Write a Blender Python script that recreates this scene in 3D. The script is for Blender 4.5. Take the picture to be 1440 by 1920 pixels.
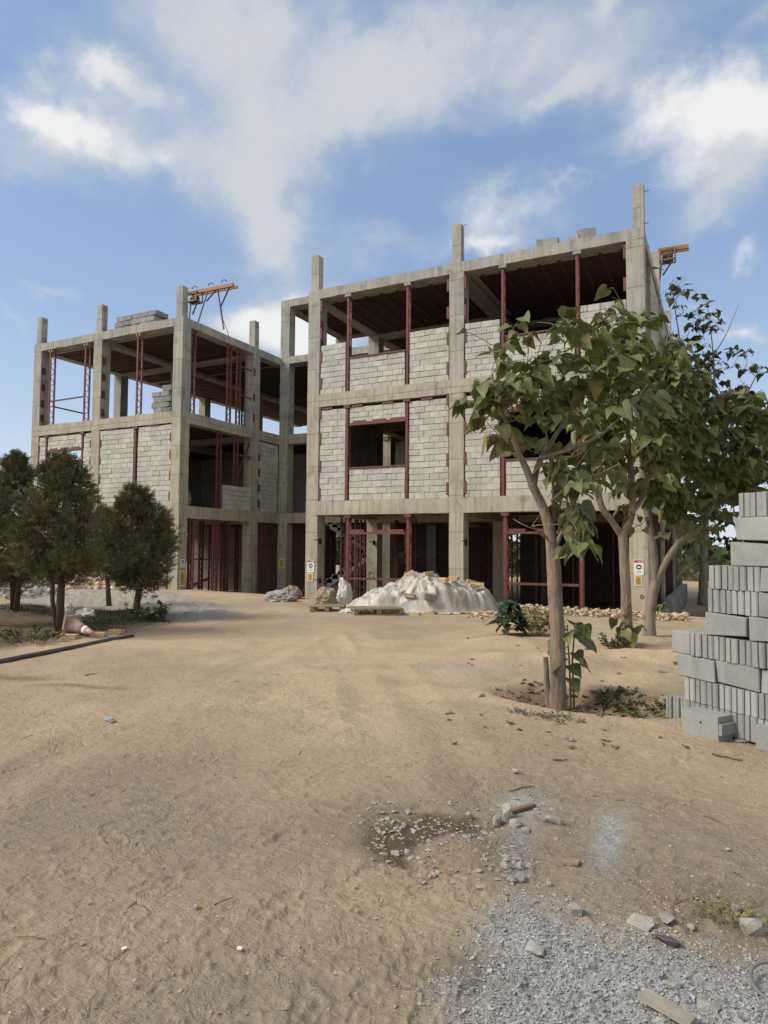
import bpy, bmesh, math, random
import numpy as np
from mathutils import Vector, Matrix, noise as mnoise

random.seed(7)
rng = np.random.default_rng(11)
scene = bpy.context.scene
for o in list(bpy.data.objects):
    bpy.data.objects.remove(o)
COL = scene.collection

# ------------------------------------------------------------------ camera
CAMX, CAMY, EYE = 11.0875, -16.813, 1.55
FOC = 1256.143                                   # focal length in photo pixels (photo 1440 x 1920)
def cam_axes(yaw=26.75, pitch=2.957, roll=0.42):
    y, p, r = (math.radians(a) for a in (yaw, pitch, roll))
    f = Vector((-math.sin(y) * math.cos(p), math.cos(y) * math.cos(p), math.sin(p)))
    rt = Vector((math.cos(y), math.sin(y), 0))
    up = rt.cross(f)
    return rt * math.cos(r) + up * math.sin(r), -rt * math.sin(r) + up * math.cos(r), f
RT, UP, FW = cam_axes()
CAMP = Vector((CAMX, CAMY, EYE))
cam = bpy.data.cameras.new('camera')
cam_ob = bpy.data.objects.new('camera', cam)
COL.objects.link(cam_ob)
cam.sensor_fit = 'VERTICAL'
cam.angle = 2 * math.atan(960 / FOC)
cam.clip_start = 0.05
cam.clip_end = 3000
M = Matrix((RT, UP, -FW)).transposed().to_4x4()
M.translation = CAMP
cam_ob.matrix_world = M
scene.camera = cam_ob

def ray(x, y):
    return FW + RT * ((x - 720) / FOC) - UP * ((y - 960) / FOC)
def at_ground(x, y, z=0.0):
    v = ray(x, y); return CAMP + v * ((z - EYE) / v.z)
def at_y(x, y, c=0.0):
    v = ray(x, y); return CAMP + v * ((c - CAMY) / v.y)
def at_x(x, y, c):
    v = ray(x, y); return CAMP + v * ((c - CAMX) / v.x)
def at_d(x, y, d):
    return CAMP + ray(x, y) * d

# ------------------------------------------------------------------ sky, sun, exposure
SUN_EL, SUN_AZ = math.radians(42), math.radians(232)     # azimuth clockwise from +Y: behind the camera, to its left
sun_dir = Vector((math.sin(SUN_AZ) * math.cos(SUN_EL), math.cos(SUN_AZ) * math.cos(SUN_EL), math.sin(SUN_EL)))
SKY_STRENGTH, SUN_STRENGTH, EXPOSURE = 0.077, 1.5, 1.36
scene.view_settings.view_transform = 'Standard'
scene.view_settings.look = 'None'
scene.view_settings.gamma = 1
scene.view_settings.use_curve_mapping = False
scene.view_settings.exposure = EXPOSURE
scene.cycles.use_denoising = True

def sky_world():
    w = bpy.data.worlds.new('World'); scene.world = w; w.use_nodes = True
    nt = w.node_tree; N = nt.nodes; L = nt.links
    N.clear()
    out = N.new('ShaderNodeOutputWorld'); bg = N.new('ShaderNodeBackground')
    bg.inputs['Strength'].default_value = SKY_STRENGTH
    L.new(bg.outputs[0], out.inputs[0])
    sky = N.new('ShaderNodeTexSky'); sky.sky_type = 'NISHITA'; sky.sun_disc = False
    sky.sun_elevation = SUN_EL; sky.sun_rotation = SUN_AZ
    sky.air_density = 1.0; sky.dust_density = 1.6; sky.ozone_density = 2.5; sky.altitude = 300
    tc = N.new('ShaderNodeTexCoord')
    D = tc.outputs['Generated']
    def vm(op, a, b=None, scale=None):
        n = N.new('ShaderNodeVectorMath'); n.operation = op
        for i, v in enumerate((a, b)):
            if v is None: continue
            if hasattr(v, 'links'): L.new(v, n.inputs[i])
            else: n.inputs[i].default_value = v
        if scale is not None: n.inputs['Scale'].default_value = scale
        return n.outputs['Value' if op == 'DOT_PRODUCT' else 'Vector']
    def mt(op, a, b=None, c=None, clamp=False):
        n = N.new('ShaderNodeMath'); n.operation = op; n.use_clamp = clamp
        for i, v in enumerate((a, b, c)):
            if v is None: continue
            if hasattr(v, 'links'): L.new(v, n.inputs[i])
            else: n.inputs[i].default_value = v
        return n.outputs[0]
    def sstep(x, lo, hi):
        n = N.new('ShaderNodeMapRange'); n.interpolation_type = 'SMOOTHSTEP'
        L.new(x, n.inputs[0]); n.inputs[1].default_value = lo; n.inputs[2].default_value = hi
        return n.outputs[0]
    def noise(vec, scale, detail=5, rough=.55, dist=0.0, color=False):
        n = N.new('ShaderNodeTexNoise'); n.inputs['Scale'].default_value = scale
        n.inputs['Detail'].default_value = detail; n.inputs['Roughness'].default_value = rough
        n.inputs['Distortion'].default_value = dist
        L.new(vec, n.inputs['Vector'])
        return n.outputs['Color' if color else 'Fac']
    # ragged edges: the direction is pushed about by noise before the cloud masses are read
    w1 = vm('MULTIPLY', vm('SUBTRACT', noise(D, 4.5, 3, .5, color=True), (.5, .5, .5)), (.16, .16, .16))
    w2 = vm('MULTIPLY', vm('SUBTRACT', noise(D, 17, 4, .6, color=True), (.5, .5, .5)), (.07, .07, .07))
    P = vm('ADD', vm('ADD', D, w1), w2)
    # cloud masses of the real sky: photo x, y, half-width, half-height (pixels), tilt (degrees), weight
    masses = [
        (480, 60, 330, 150, 8, .66), (600, 190, 300, 105, -14, .62), (880, 90, 260, 110, -6, .60), (1010, 130, 170, 60, -12, .3),
        (485, 330, 150, 62, 76, .55), (492, 450, 95, 26, 92, .50), (350, 265, 190, 62, 24, .55), (560, 440, 200, 80, 0, .20),
        (95, 195, 75, 42, 30, .95), (215, 255, 110, 42, 26, .85), (195, 120, 75, 34, 5, .75), (275, 150, 40, 25, 20, .6), (55, 80, 45, 22, 30, .5),
        (60, 280, 150, 50, 10, .55), (430, 40, 140, 60, 0, .35),
        (1215, 205, 120, 45, -22, .80), (1320, 235, 130, 60, -30, .76), (1430, 190, 80, 120, -60, .85), (1060, 205, 120, 26, -8, .5), (1150, 150, 160, 30, -30, .35),
        (1330, 360, 150, 30, -48, .5), (1385, 285, 120, 55, -42, .55), (1175, 35, 60, 24, -55, .6), (1120, 110, 150, 50, -30, .3), (1430, 330, 60, 60, 0, .4),
        (960, 395, 85, 42, -8, .8), (935, 462, 70, 24, -6, .85), (1065, 338, 40, 10, 0, .4),
        (515, 610, 80, 60, 0, 1.0), (600, 640, 90, 60, 0, .9), (690, 480, 160, 40, -8, .4), (430, 640, 60, 40, 0, .5),
        (1420, 460, 45, 22, -20, .8), (1392, 605, 55, 20, -20, .75), (1330, 590, 40, 12, 0, .5), (1425, 15, 60, 14, -30, .35),
        (85, 540, 75, 12, 14, .5), (15, 575, 50, 14, 10, .4), (340, 520, 120, 40, 0, .15),
    ]
    acc = None; glow = None
    for (x, y, a, b, t, s) in masses:
        c = ray(x, y).normalized()
        ct, st = math.cos(math.radians(t)), math.sin(math.radians(t))
        d1 = ray(x + ct, y + st).normalized() - c
        d2 = ray(x - st, y + ct).normalized() - c
        t1 = d1.normalized(); t2 = d2.normalized()
        u = mt('MULTIPLY', mt('SUBTRACT', vm('DOT_PRODUCT', P, tuple(t1)), c.dot(t1)), 1 / (a * d1.length))
        v = mt('MULTIPLY', mt('SUBTRACT', vm('DOT_PRODUCT', P, tuple(t2)), c.dot(t2)), 1 / (b * d2.length))
        q = mt('MULTIPLY_ADD', v, v, mt('MULTIPLY', u, u))
        e = mt('EXPONENT', mt('MULTIPLY', q, -0.9))
        acc = mt('MULTIPLY', e, s) if acc is None else mt('MULTIPLY_ADD', e, s, acc)
        if s >= .75: glow = mt('MULTIPLY', e, s) if glow is None else mt('MULTIPLY_ADD', e, s, glow)
    sep = N.new('ShaderNodeSeparateXYZ'); L.new(D, sep.inputs[0])
    z = mt('MAXIMUM', sep.outputs['Z'], 0.0)
    front = sstep(vm('DOT_PRODUCT', D, tuple(FW)), .62, .78)
    acc = mt('MULTIPLY', acc, front); glow = mt('MULTIPLY', glow, front)
    # denser cloud added out of view, shaped to neutralise the blue ambient light
    inv = N.new('ShaderNodeVectorMath'); inv.operation = 'SCALE'
    L.new(D, inv.inputs[0]); L.new(mt('DIVIDE', 1.0, mt('ADD', z, .18)), inv.inputs['Scale'])
    flat = inv.outputs[0]
    broad = noise(flat, 1.1, 6, .58, .6)
    rest = mt('MULTIPLY', sstep(broad, .28, .62), mt('SUBTRACT', 1.0, front))
    fine = noise(P, 9, 8, .62, .4)
    streak = noise(flat, 3.4, 7, .62, 1.2)
    tex = mt('MULTIPLY_ADD', mt('SUBTRACT', fine, .5), 1.3, mt('MULTIPLY', mt('SUBTRACT', streak, .5), .9))
    dens0 = mt('ADD', mt('MULTIPLY', acc, mt('MULTIPLY_ADD', tex, 1.05, 1.0)), mt('MULTIPLY', rest, 1.1))
    dens0 = mt('MULTIPLY_ADD', mt('SUBTRACT', streak, .47), .40, dens0)
    dens = mt('MULTIPLY', sstep(dens0, .0, 1.25), .96)
    # haze towards the horizon
    hz = mt('POWER', mt('SUBTRACT', 1.0, z), 4.8)
    def rgb(c):
        n = N.new('ShaderNodeRGB'); n.outputs[0].default_value = (*c, 1); return n.outputs[0]
    def mix(f, a, b):
        n = N.new('ShaderNodeMix'); n.data_type = 'RGBA'
        L.new(f, n.inputs[0]) if hasattr(f, 'links') else setattr(n.inputs[0], 'default_value', f)
        L.new(a, n.inputs[6]); L.new(b, n.inputs[7]); return n.outputs[2]
    skyc = mix(mt('MULTIPLY', hz, .92), mix(.55, sky.outputs[0], rgb(SKY_BLUE)), rgb(HAZE_C))
    # cloud body: bright where dense and turned to the sun, greyer where thin and high
    bright = sstep(mt('MULTIPLY_ADD', tex, .5, mt('ADD', glow, mt('MULTIPLY', rest, .8))), .15, 1.05)
    cl = mix(bright, rgb(CLOUD_GREY), rgb(CLOUD_WHITE))
    lit = mix(dens, skyc, cl)
    L.new(lit, bg.inputs['Color'])
    try:
        w.cycles.sampling_method = 'MANUAL'; w.cycles.sample_map_resolution = 512
    except Exception:
        pass
SKY_BLUE = (1.15, 1.85, 3.1)
HAZE_C = (3.8, 4.1, 4.3)
CLOUD_GREY = (3.15, 3.32, 3.5)
CLOUD_WHITE = (4.5, 4.5, 4.45)
sky_world()
sun = bpy.data.lights.new('sun', 'SUN'); sun.energy = SUN_STRENGTH; sun.angle = math.radians(25); sun.color = (1.0, .92, .79)
sun_ob = bpy.data.objects.new('sun', sun); COL.objects.link(sun_ob)
sun_ob.rotation_euler = (-sun_dir).to_track_quat('-Z', 'Y').to_euler()

# ------------------------------------------------------------------ helpers
class MB:
    """Collects boxes, tubes and faces; build() links them as one mesh object."""
    def __init__(s): s.v = []; s.f = []; s.uv = None
    def add(s, vs, fs):
        o = len(s.v); s.v += [tuple(v) for v in vs]; s.f += [tuple(i + o for i in f) for f in fs]
    def box(s, x0, y0, z0, x1, y1, z1, jit=0.0, mat=None):
        vs = [Vector((x, y, z)) for z in (z0, z1) for y in (y0, y1) for x in (x0, x1)]
        if jit: vs = [v + Vector([random.uniform(-jit, jit) for _ in range(3)]) for v in vs]
        if mat is not None: vs = [mat @ v for v in vs]
        s.add(vs, [(0, 2, 3, 1), (4, 5, 7, 6), (0, 1, 5, 4), (2, 6, 7, 3), (0, 4, 6, 2), (1, 3, 7, 5)])
    def bar(s, a, b, w, h, up=(0, 0, 1)):
        a, b = Vector(a), Vector(b); d = (b - a); l = d.length
        if l < 1e-6: return
        d /= l; u = Vector(up)
        if abs(d.dot(u)) > .97: u = Vector((0, 1, 0))
        sx = d.cross(u).normalized(); sz = sx.cross(d)
        vs = [p + sx * (w / 2 * i) + sz * (h / 2 * j) for p in (a, b) for j in (-1, 1) for i in (-1, 1)]
        s.add(vs, [(0, 1, 3, 2), (4, 6, 7, 5), (0, 4, 5, 1), (2, 3, 7, 6), (0, 2, 6, 4), (1, 5, 7, 3)])
    def tube(s, pts, rad, n=6, cap=True, rough=0.0):
        pts = [Vector(p) for p in pts]
        if not isinstance(rad, (list, tuple)): rad = [rad] * len(pts)
        o = len(s.v); k = len(pts); ref = None
        for i, p in enumerate(pts):
            d = (pts[min(i + 1, k - 1)] - pts[max(i - 1, 0)]).normalized()
            if ref is None:
                ref = d.cross(Vector((0, 0, 1)) if abs(d.z) < .9 else Vector((0, 1, 0))).normalized()
            ref = (ref - d * ref.dot(d)).normalized(); q = d.cross(ref)
            for j in range(n):
                a = 2 * math.pi * j / n; r = rad[i]
                if rough: r *= 1 + rough * mnoise.noise(Vector((math.cos(a) * 2.2, math.sin(a) * 2.2, p.z * 5 + p.x)))
                s.v.append(tuple(p + (ref * math.cos(a) + q * math.sin(a)) * r))
        for i in range(k - 1):
            for j in range(n):
                a = o + i * n + j; b = o + i * n + (j + 1) % n
                s.f.append((a, b, b + n, a + n))
        if cap:
            s.f.append(tuple(o + j for j in reversed(range(n)))); s.f.append(tuple(o + (k - 1) * n + j for j in range(n)))
    def mesh(s, name, mat, smooth=False):
        me = bpy.data.meshes.new(name); me.from_pydata(s.v, [], s.f); me.update()
        if mat is not None: me.materials.append(mat)
        if smooth: me.polygons.foreach_set('use_smooth', [True] * len(me.polygons))
        if s.uv is not None:
            l = me.uv_layers.new(name='UVMap'); l.data.foreach_set('uv', np.asarray(s.uv, dtype=np.float32).ravel())
        return me
    def build(s, name, mat, parent=None, smooth=False, **kw):
        return put(name, s.mesh(name, mat, smooth), parent, **kw)

def put(name, me, parent=None, loc=None, rot=None, scale=None, **kw):
    o = bpy.data.objects.new(name, me); COL.objects.link(o)
    if parent is not None: o.parent = parent
    if loc is not None: o.location = loc
    if rot is not None: o.rotation_euler = rot
    if scale is not None: o.scale = scale
    for k, v in kw.items(): o[k] = v
    return o
def thing(name, label, cat, loc=(0, 0, 0), group=None, rot=None):
    o = put(name, None, None, loc, rot, label=label, category=cat)
    o.empty_display_size = .2
    if group: o['group'] = group
    return o
def tag(o, label, cat, group=None):
    o['label'] = label; o['category'] = cat
    if group: o['group'] = group
    return o

# numpy value noise ---------------------------------------------------
def _hash(ix, iy, seed):
    h = (ix.astype(np.int64) * 374761393 + iy.astype(np.int64) * 668265263 + seed * 974634777) & 0xFFFFFFFF
    h = ((h ^ (h >> 13)) * 1274126177) & 0xFFFFFFFF
    return ((h ^ (h >> 16)) & 0xFFFF) / 65535.0
def vnoise(x, y, seed=0):
    ix, iy = np.floor(x), np.floor(y); fx, fy = x - ix, y - iy
    fx = fx * fx * fx * (fx * (fx * 6 - 15) + 10); fy = fy * fy * fy * (fy * (fy * 6 - 15) + 10)
    a = _hash(ix, iy, seed); b = _hash(ix + 1, iy, seed); c = _hash(ix, iy + 1, seed); d = _hash(ix + 1, iy + 1, seed)
    return (a + (b - a) * fx) * (1 - fy) + (c + (d - c) * fx) * fy
def fbm(x, y, seed=0, octaves=4, gain=.5):
    t = 0; amp = 1; tot = 0
    for i in range(octaves):
        t = t + amp * vnoise(x * 2 ** i + 17.3 * i, y * 2 ** i - 9.1 * i, seed + i); tot += amp; amp *= gain
    return t / tot - .5
def sst(x, lo, hi):
    t = np.clip((x - lo) / (hi - lo), 0, 1); return t * t * (3 - 2 * t)

# ------------------------------------------------------------------ materials
class Mat:
    def __init__(s, name, rough=.85, spec=.3):
        s.m = bpy.data.materials.new(name); s.m.use_nodes = True
        s.nt = s.m.node_tree; s.N = s.nt.nodes; s.L = s.nt.links
        s.b = s.N['Principled BSDF']; s.out = s.N['Material Output']
        s.b.inputs['Roughness'].default_value = rough
        s.b.inputs['Specular IOR Level'].default_value = spec
        s.geo = None; s.tc = None
    def link(s, a, b): s.L.new(a, b)
    def pos(s):
        if s.geo is None: s.geo = s.N.new('ShaderNodeNewGeometry')
        return s.geo.outputs['Position']
    def island(s):
        s.pos(); return s.geo.outputs['Random Per Island']
    def coord(s, k):
        if s.tc is None: s.tc = s.N.new('ShaderNodeTexCoord')
        return s.tc.outputs[k]
    def orand(s): return s.N.new('ShaderNodeObjectInfo').outputs['Random']
    def mp(s, vec, scale=(1, 1, 1), rot=(0, 0, 0)):
        n = s.N.new('ShaderNodeMapping'); n.inputs['Scale'].default_value = scale; n.inputs['Rotation'].default_value = rot
        s.L.new(vec, n.inputs[0]); return n.outputs[0]
    def noise(s, vec, scale, detail=4, rough=.55, dist=0.0):
        n = s.N.new('ShaderNodeTexNoise'); s.L.new(vec, n.inputs['Vector'])
        n.inputs['Scale'].default_value = scale; n.inputs['Detail'].default_value = detail
        n.inputs['Roughness'].default_value = rough; n.inputs['Distortion'].default_value = dist
        return n.outputs['Fac']
    def vor(s, vec, scale, feature='F1', out='Distance'):
        n = s.N.new('ShaderNodeTexVoronoi'); n.feature = feature; s.L.new(vec, n.inputs['Vector'])
        n.inputs['Scale'].default_value = scale; return n.outputs[out]
    def math(s, op, a, b=None, c=None, clamp=False):
        n = s.N.new('ShaderNodeMath'); n.operation = op; n.use_clamp = clamp
        for i, v in enumerate((a, b, c)):
            if v is None: continue
            if hasattr(v, 'links'): s.L.new(v, n.inputs[i])
            else: n.inputs[i].default_value = v
        return n.outputs[0]
    def ss(s, x, lo, hi, a=0.0, b=1.0):
        n = s.N.new('ShaderNodeMapRange'); n.interpolation_type = 'SMOOTHSTEP'; s.L.new(x, n.inputs[0])
        for i, v in enumerate((lo, hi, a, b)): n.inputs[i + 1].default_value = v
        return n.outputs[0]
    def mix(s, f, a, b, mode='MIX'):
        n = s.N.new('ShaderNodeMix'); n.data_type = 'RGBA'; n.blend_type = mode
        for i, v in ((0, f), (6, a), (7, b)):
            if hasattr(v, 'links'): s.L.new(v, n.inputs[i])
            elif i: n.inputs[i].default_value = (*v, 1) if len(v) == 3 else v
            else: n.inputs[i].default_value = v
        return n.outputs[2]
    def sep(s, vec):
        n = s.N.new('ShaderNodeSeparateXYZ'); s.L.new(vec, n.inputs[0]); return n.outputs
    def attr(s, name):
        n = s.N.new('ShaderNodeAttribute'); n.attribute_name = name; return n.outputs
    def color(s, c):
        if hasattr(c, 'links'): s.L.new(c, s.b.inputs['Base Color'])
        else: s.b.inputs['Base Color'].default_value = (*c, 1)
    def bump(s, h, strength=.4, dist=.01):
        n = s.N.new('ShaderNodeBump'); n.inputs['Strength'].default_value = strength; n.inputs['Distance'].default_value = dist
        s.L.new(h, n.inputs['Height']); s.L.new(n.outputs[0], s.b.inputs['Normal'])

def concrete(name, base, warm, board=.14, joints=True):
    k = Mat(name, .9, .2); p = k.pos(); x, y, z = k.sep(p)
    n1 = k.noise(p, .9, 6, .6); n2 = k.noise(p, 7, 5, .65)
    streak = k.noise(k.mp(p, (9, 9, .5)), 1, 4, .6)
    c = k.mix(k.ss(n1, .35, .66), base, warm)
    c = k.mix(k.math('MULTIPLY', k.ss(streak, .46, .72), .7), c, tuple(v * .5 for v in base))
    c = k.mix(k.math('MULTIPLY', k.ss(n2, .35, .72), .28), c, tuple(min(1, v * 1.3) for v in warm))
    blot = k.noise(p, 2.3, 3, .5)
    c = k.mix(k.math('MULTIPLY', k.ss(blot, .54, .7), .5), c, tuple(v * .5 for v in base))
    # form boards: faint upright lines on every face, and pour joints
    u = k.math('ADD', k.math('MULTIPLY', x, 1 / board), k.math('MULTIPLY', y, 1 / board))
    fr = k.math('ABSOLUTE', k.math('SUBTRACT', k.math('FRACT', u), .5))
    line = k.math('MULTIPLY', k.ss(fr, .465, .495), k.ss(k.noise(p, 1.7, 3), .42, .62))
    if joints:
        zz = k.math('ADD', k.math('MULTIPLY', z, 1 / .98), k.math('MULTIPLY', k.noise(p, 1.2, 2), .03))
        fz = k.math('ABSOLUTE', k.math('SUBTRACT', k.math('FRACT', zz), .5))
        line = k.math('MAXIMUM', line, k.math('MULTIPLY', k.ss(fz, .485, .498), .9))
    c = k.mix(k.math('MULTIPLY', line, .75), c, tuple(v * .3 for v in base))
    wn = k.N.new('ShaderNodeTexWhiteNoise'); wn.noise_dimensions = '2D'; cb = k.N.new('ShaderNodeCombineXYZ')
    k.link(k.math('FLOOR', k.math('SUBTRACT', u, .5)), cb.inputs[0]); k.link(k.math('FLOOR', k.math('MULTIPLY', z, 1 / .98)), cb.inputs[1]); k.link(cb.outputs[0], wn.inputs['Vector'])
    c = k.mix(k.math('MULTIPLY', wn.outputs['Value'], .30), c, tuple(v * .62 for v in base))
    pit = k.ss(k.vor(p, 26), .0, .16)
    k.color(c)
    h = k.math('ADD', k.math('MULTIPLY', n2, .5), k.math('MULTIPLY', pit, .25))
    h = k.math('SUBTRACT', h, k.math('MULTIPLY', line, .6))
    h = k.math('MULTIPLY_ADD', k.noise(p, 60, 3), .25, h)
    k.bump(h, .55, .012)
    return k.m
M_CONC = concrete('board_marked_concrete', (.33, .325, .295), (.42, .40, .34))
M_CONC_LOW = concrete('yellowed_concrete', (.365, .34, .275), (.455, .415, .31))
M_CONC_PLAIN = concrete('grey_concrete', (.31, .30, .275), (.35, .335, .29), .3, False)

def blockmat(name, a, b, fine=80):
    k = Mat(name, .95, .15); p = k.pos()
    r = k.math('FRACT', k.math('ADD', k.math('MULTIPLY', k.orand(), 7.31), k.math('MULTIPLY', k.island(), 3.7)))
    n1 = k.noise(p, 3.1, 4, .6); n2 = k.noise(p, fine, 4, .7)
    c = k.mix(r, a, b)
    c = k.mix(k.math('MULTIPLY', k.ss(n1, .4, .7), .35), c, tuple(v * .72 for v in a))
    c = k.mix(k.math('MULTIPLY', k.ss(n2, .45, .7), .35), c, tuple(min(1, v * 1.35) for v in b))
    spk = k.ss(k.vor(p, fine * 1.1), .1, .3)
    c = k.mix(k.math('MULTIPLY', k.math('SUBTRACT', 1, spk), .35), c, tuple(v * .5 for v in a))
    st = k.noise(k.mp(p, (5, 5, 1.2)), 1, 4, .65)
    c = k.mix(k.math('MULTIPLY', k.ss(st, .56, .74), .35), c, (.55, .53, .48))
    c = k.mix(k.math('MULTIPLY', k.ss(st, .46, .3), .35), c, tuple(v * .6 for v in a))
    k.color(c)
    k.bump(k.math('ADD', n2, k.math('MULTIPLY', spk, .4)), .6, .008)
    return k.m
M_BLOCK = blockmat('wall_block', (.40, .39, .35), (.53, .52, .465), 40)
M_BLOCKP = blockmat('stack_block', (.235, .24, .228), (.355, .358, .34), 95)
def simple(name, col, rough=.8, var=.25, scale=6, bump=.2, dist=.004, spec=.3, dark=.5):
    k = Mat(name, rough, spec); p = k.pos()
    n = k.noise(p, scale, 5, .6); r = k.math('FRACT', k.math('ADD', k.orand(), k.island()))
    c = k.mix(k.math('MULTIPLY', k.ss(n, .35, .7), var * 2), col, tuple(v * dark for v in col))
    c = k.mix(k.math('MULTIPLY', r, var), c, tuple(min(1, v * 1.4) for v in col))
    k.color(c); k.bump(k.noise(p, scale * 6, 3), bump, dist); return k.m
M_MORTAR = simple('mortar', (.27, .26, .235), .95)
M_RED = simple('red_oxide_primer', (.155, .053, .046), .6, .35, 9, .25, .003, .35, .45)
M_RUST = simple('dull_red_steel', (.10, .04, .035), .7, .4, 9, .25, .003, .3, .4)
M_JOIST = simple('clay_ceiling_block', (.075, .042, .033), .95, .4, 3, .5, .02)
M_FLANGE = simple('pale_plaster', (.36, .34, .31), .9)
M_YELLOW = simple('rusty_yellow_paint', (.30, .15, .035), .55, .4, 12, .2, .003, .4, .4)
M_DARK = simple('dark_metal', (.04, .038, .036), .5, .3)
M_PIPE = simple('grey_pipe', (.085, .075, .075), .55, .3, 5)
M_WOOD = simple('weathered_wood', (.27, .21, .145), .9, .35, 14)
M_PALE = simple('pale_board', (.31, .28, .225), .85, .3, 10)
M_BRICK = simple('yellow_brick', (.52, .37, .19), .9, .3, 18)
M_STONE = simple('yellow_stone', (.50, .40, .27), .95, .45, 10, .4, .02)
M_CHUNK = simple('concrete_chunk', (.32, .305, .27), .95, .35, 22, .6, .01)
M_GRAVEL = simple('crushed_gravel', (.31, .315, .31), .9, .6, 30, .3, .004)
M_PEBBLE = simple('dirt_pebble', (.38, .31, .225), .95, .5, 30, .3, .004)
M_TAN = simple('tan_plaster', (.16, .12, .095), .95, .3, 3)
M_WHITE = simple('white_sheet', (.74, .73, .70), .6, .1, 10, .05)
M_SIGNRED = simple('sign_red', (.42, .035, .05), .5, .1)
M_SIGNYEL = simple('sign_yellow', (.56, .34, .035), .5, .15)
M_INK = simple('sign_black', (.03, .035, .05), .5, .1)
M_PAINT = simple('red_paint_mark', (.22, .05, .045), .8, .2)
M_BAG = simple('dusty_white_bag', (.55, .53, .49), .7, .3, 8, .5, .02)
M_CARD = simple('brown_paper', (.34, .27, .20), .9, .3, 8, .4, .01)
M_CONE = simple('faded_pink_cone', (.42, .27, .235), .6, .3, 8)
M_CONEB = simple('cone_base', (.36, .29, .21), .7, .3, 8)
M_STRIPE = simple('cone_band', (.70, .69, .66), .5, .15)
M_HOSE = simple('grey_hose', (.16, .165, .15), .5, .2)
M_CLOTH = simple('blue_rag', (.24, .30, .31), .9, .3)
M_STICK = simple('dry_stick', (.16, .105, .065), .95, .3)
M_DRY = simple('dry_stalk', (.30, .25, .13), .95, .4)
M_ROPE = simple('pale_rope', (.45, .40, .32), .9, .2)

def bark(name, a, b, raw, raw_amt, sc=1.0):
    k = Mat(name, .95, .15); p = k.pos()
    n = k.noise(k.mp(p, (16 * sc, 16 * sc, 3 * sc)), 1, 5, .65); fl = k.vor(k.mp(p, (26 * sc, 26 * sc, 7 * sc)), 1)
    c = k.mix(k.ss(n, .35, .65), a, b)
    c = k.mix(k.math('MULTIPLY', k.ss(fl, .02, .35, 1, 0), .55), c, tuple(v * .45 for v in a))
    if raw_amt:
        pk = k.noise(k.mp(p, (7, 7, .9)), 1, 3, .5)
        c = k.mix(k.math('MULTIPLY', k.ss(pk, .56, .62), raw_amt), c, raw)
    k.color(c); k.bump(k.math('ADD', n, k.math('MULTIPLY', fl, .8)), .8, .012); return k.m
M_BARK = bark('peeling_grey_bark', (.16, .13, .10), (.26, .215, .17), (.31, .215, .115), .6)
M_BARK2 = bark('smooth_grey_bark', (.17, .14, .115), (.25, .21, .17), (.38, .25, .12), .0, .6)
M_BARKD = bark('dark_bark', (.07, .05, .036), (.12, .09, .065), (.1, .07, .05), 0)

def leafmat(name, a, b, old, old_amt=.04, dry=0.0):
    k = Mat(name, .5, .35)
    r = k.math('FRACT', k.math('ADD', k.math('MULTIPLY', k.orand(), 5.17), k.math('MULTIPLY', k.island(), 3.3)))
    n = k.N.new('ShaderNodeUVMap'); uv = n.outputs[0]; x, y, _ = k.sep(uv)
    ax = k.math('ABSOLUTE', x)
    mid = k.ss(ax, .0, .025, 1, 0)
    side = k.ss(k.math('ABSOLUTE', k.math('SUBTRACT', k.math('FRACT', k.math('SUBTRACT', k.math('MULTIPLY', y, 5.5), k.math('MULTIPLY', ax, 5))), .5)), .0, .07, 1, 0)
    vein = k.math('MAXIMUM', mid, k.math('MULTIPLY', side, .55))
    c = k.mix(r, a, b)
    c = k.mix(k.math('GREATER_THAN', r, 1 - old_amt), c, old)
    c = k.mix(k.math('MULTIPLY', k.ss(k.noise(uv, 4, 3), .45, .75), .45), c, tuple(v * 1.25 for v in b))
    c = k.mix(k.math('MULTIPLY', vein, .5), c, tuple(min(1, v * 2.1) for v in b))
    k.color(c)
    k.bump(k.math('SUBTRACT', k.math('MULTIPLY', k.noise(uv, 7, 2), .4), vein), .35, .01)
    t = k.N.new('ShaderNodeBsdfTranslucent'); k.link(k.mix(.5, c, (.12, .16, .02)), t.inputs[0])
    ms = k.N.new('ShaderNodeMixShader'); ms.inputs[0].default_value = .22
    k.link(k.b.outputs[0], ms.inputs[1]); k.link(t.outputs[0], ms.inputs[2]); k.link(ms.outputs[0], k.out.inputs[0])
    return k.m
M_LEAF = leafmat('broad_leaf', (.078, .095, .034), (.185, .195, .072), (.26, .21, .05), .022)
M_LEAF_FAR = leafmat('far_leaf', (.05, .06, .026), (.105, .115, .048), (.2, .17, .05), .03)
M_LEAF_DARK = leafmat('dark_leaf', (.022, .036, .022), (.042, .062, .034), (.08, .08, .03), .02)
M_LEAF_WILT = leafmat('wilted_leaf', (.05, .066, .028), (.09, .11, .05), (.17, .15, .06), .15)
M_WEED = leafmat('weed', (.060, .078, .042), (.10, .12, .068), (.2, .17, .07), .1)
M_THUJA = leafmat('conifer_spray', (.034, .036, .017), (.070, .066, .030), (.12, .075, .035), .10)

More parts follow.
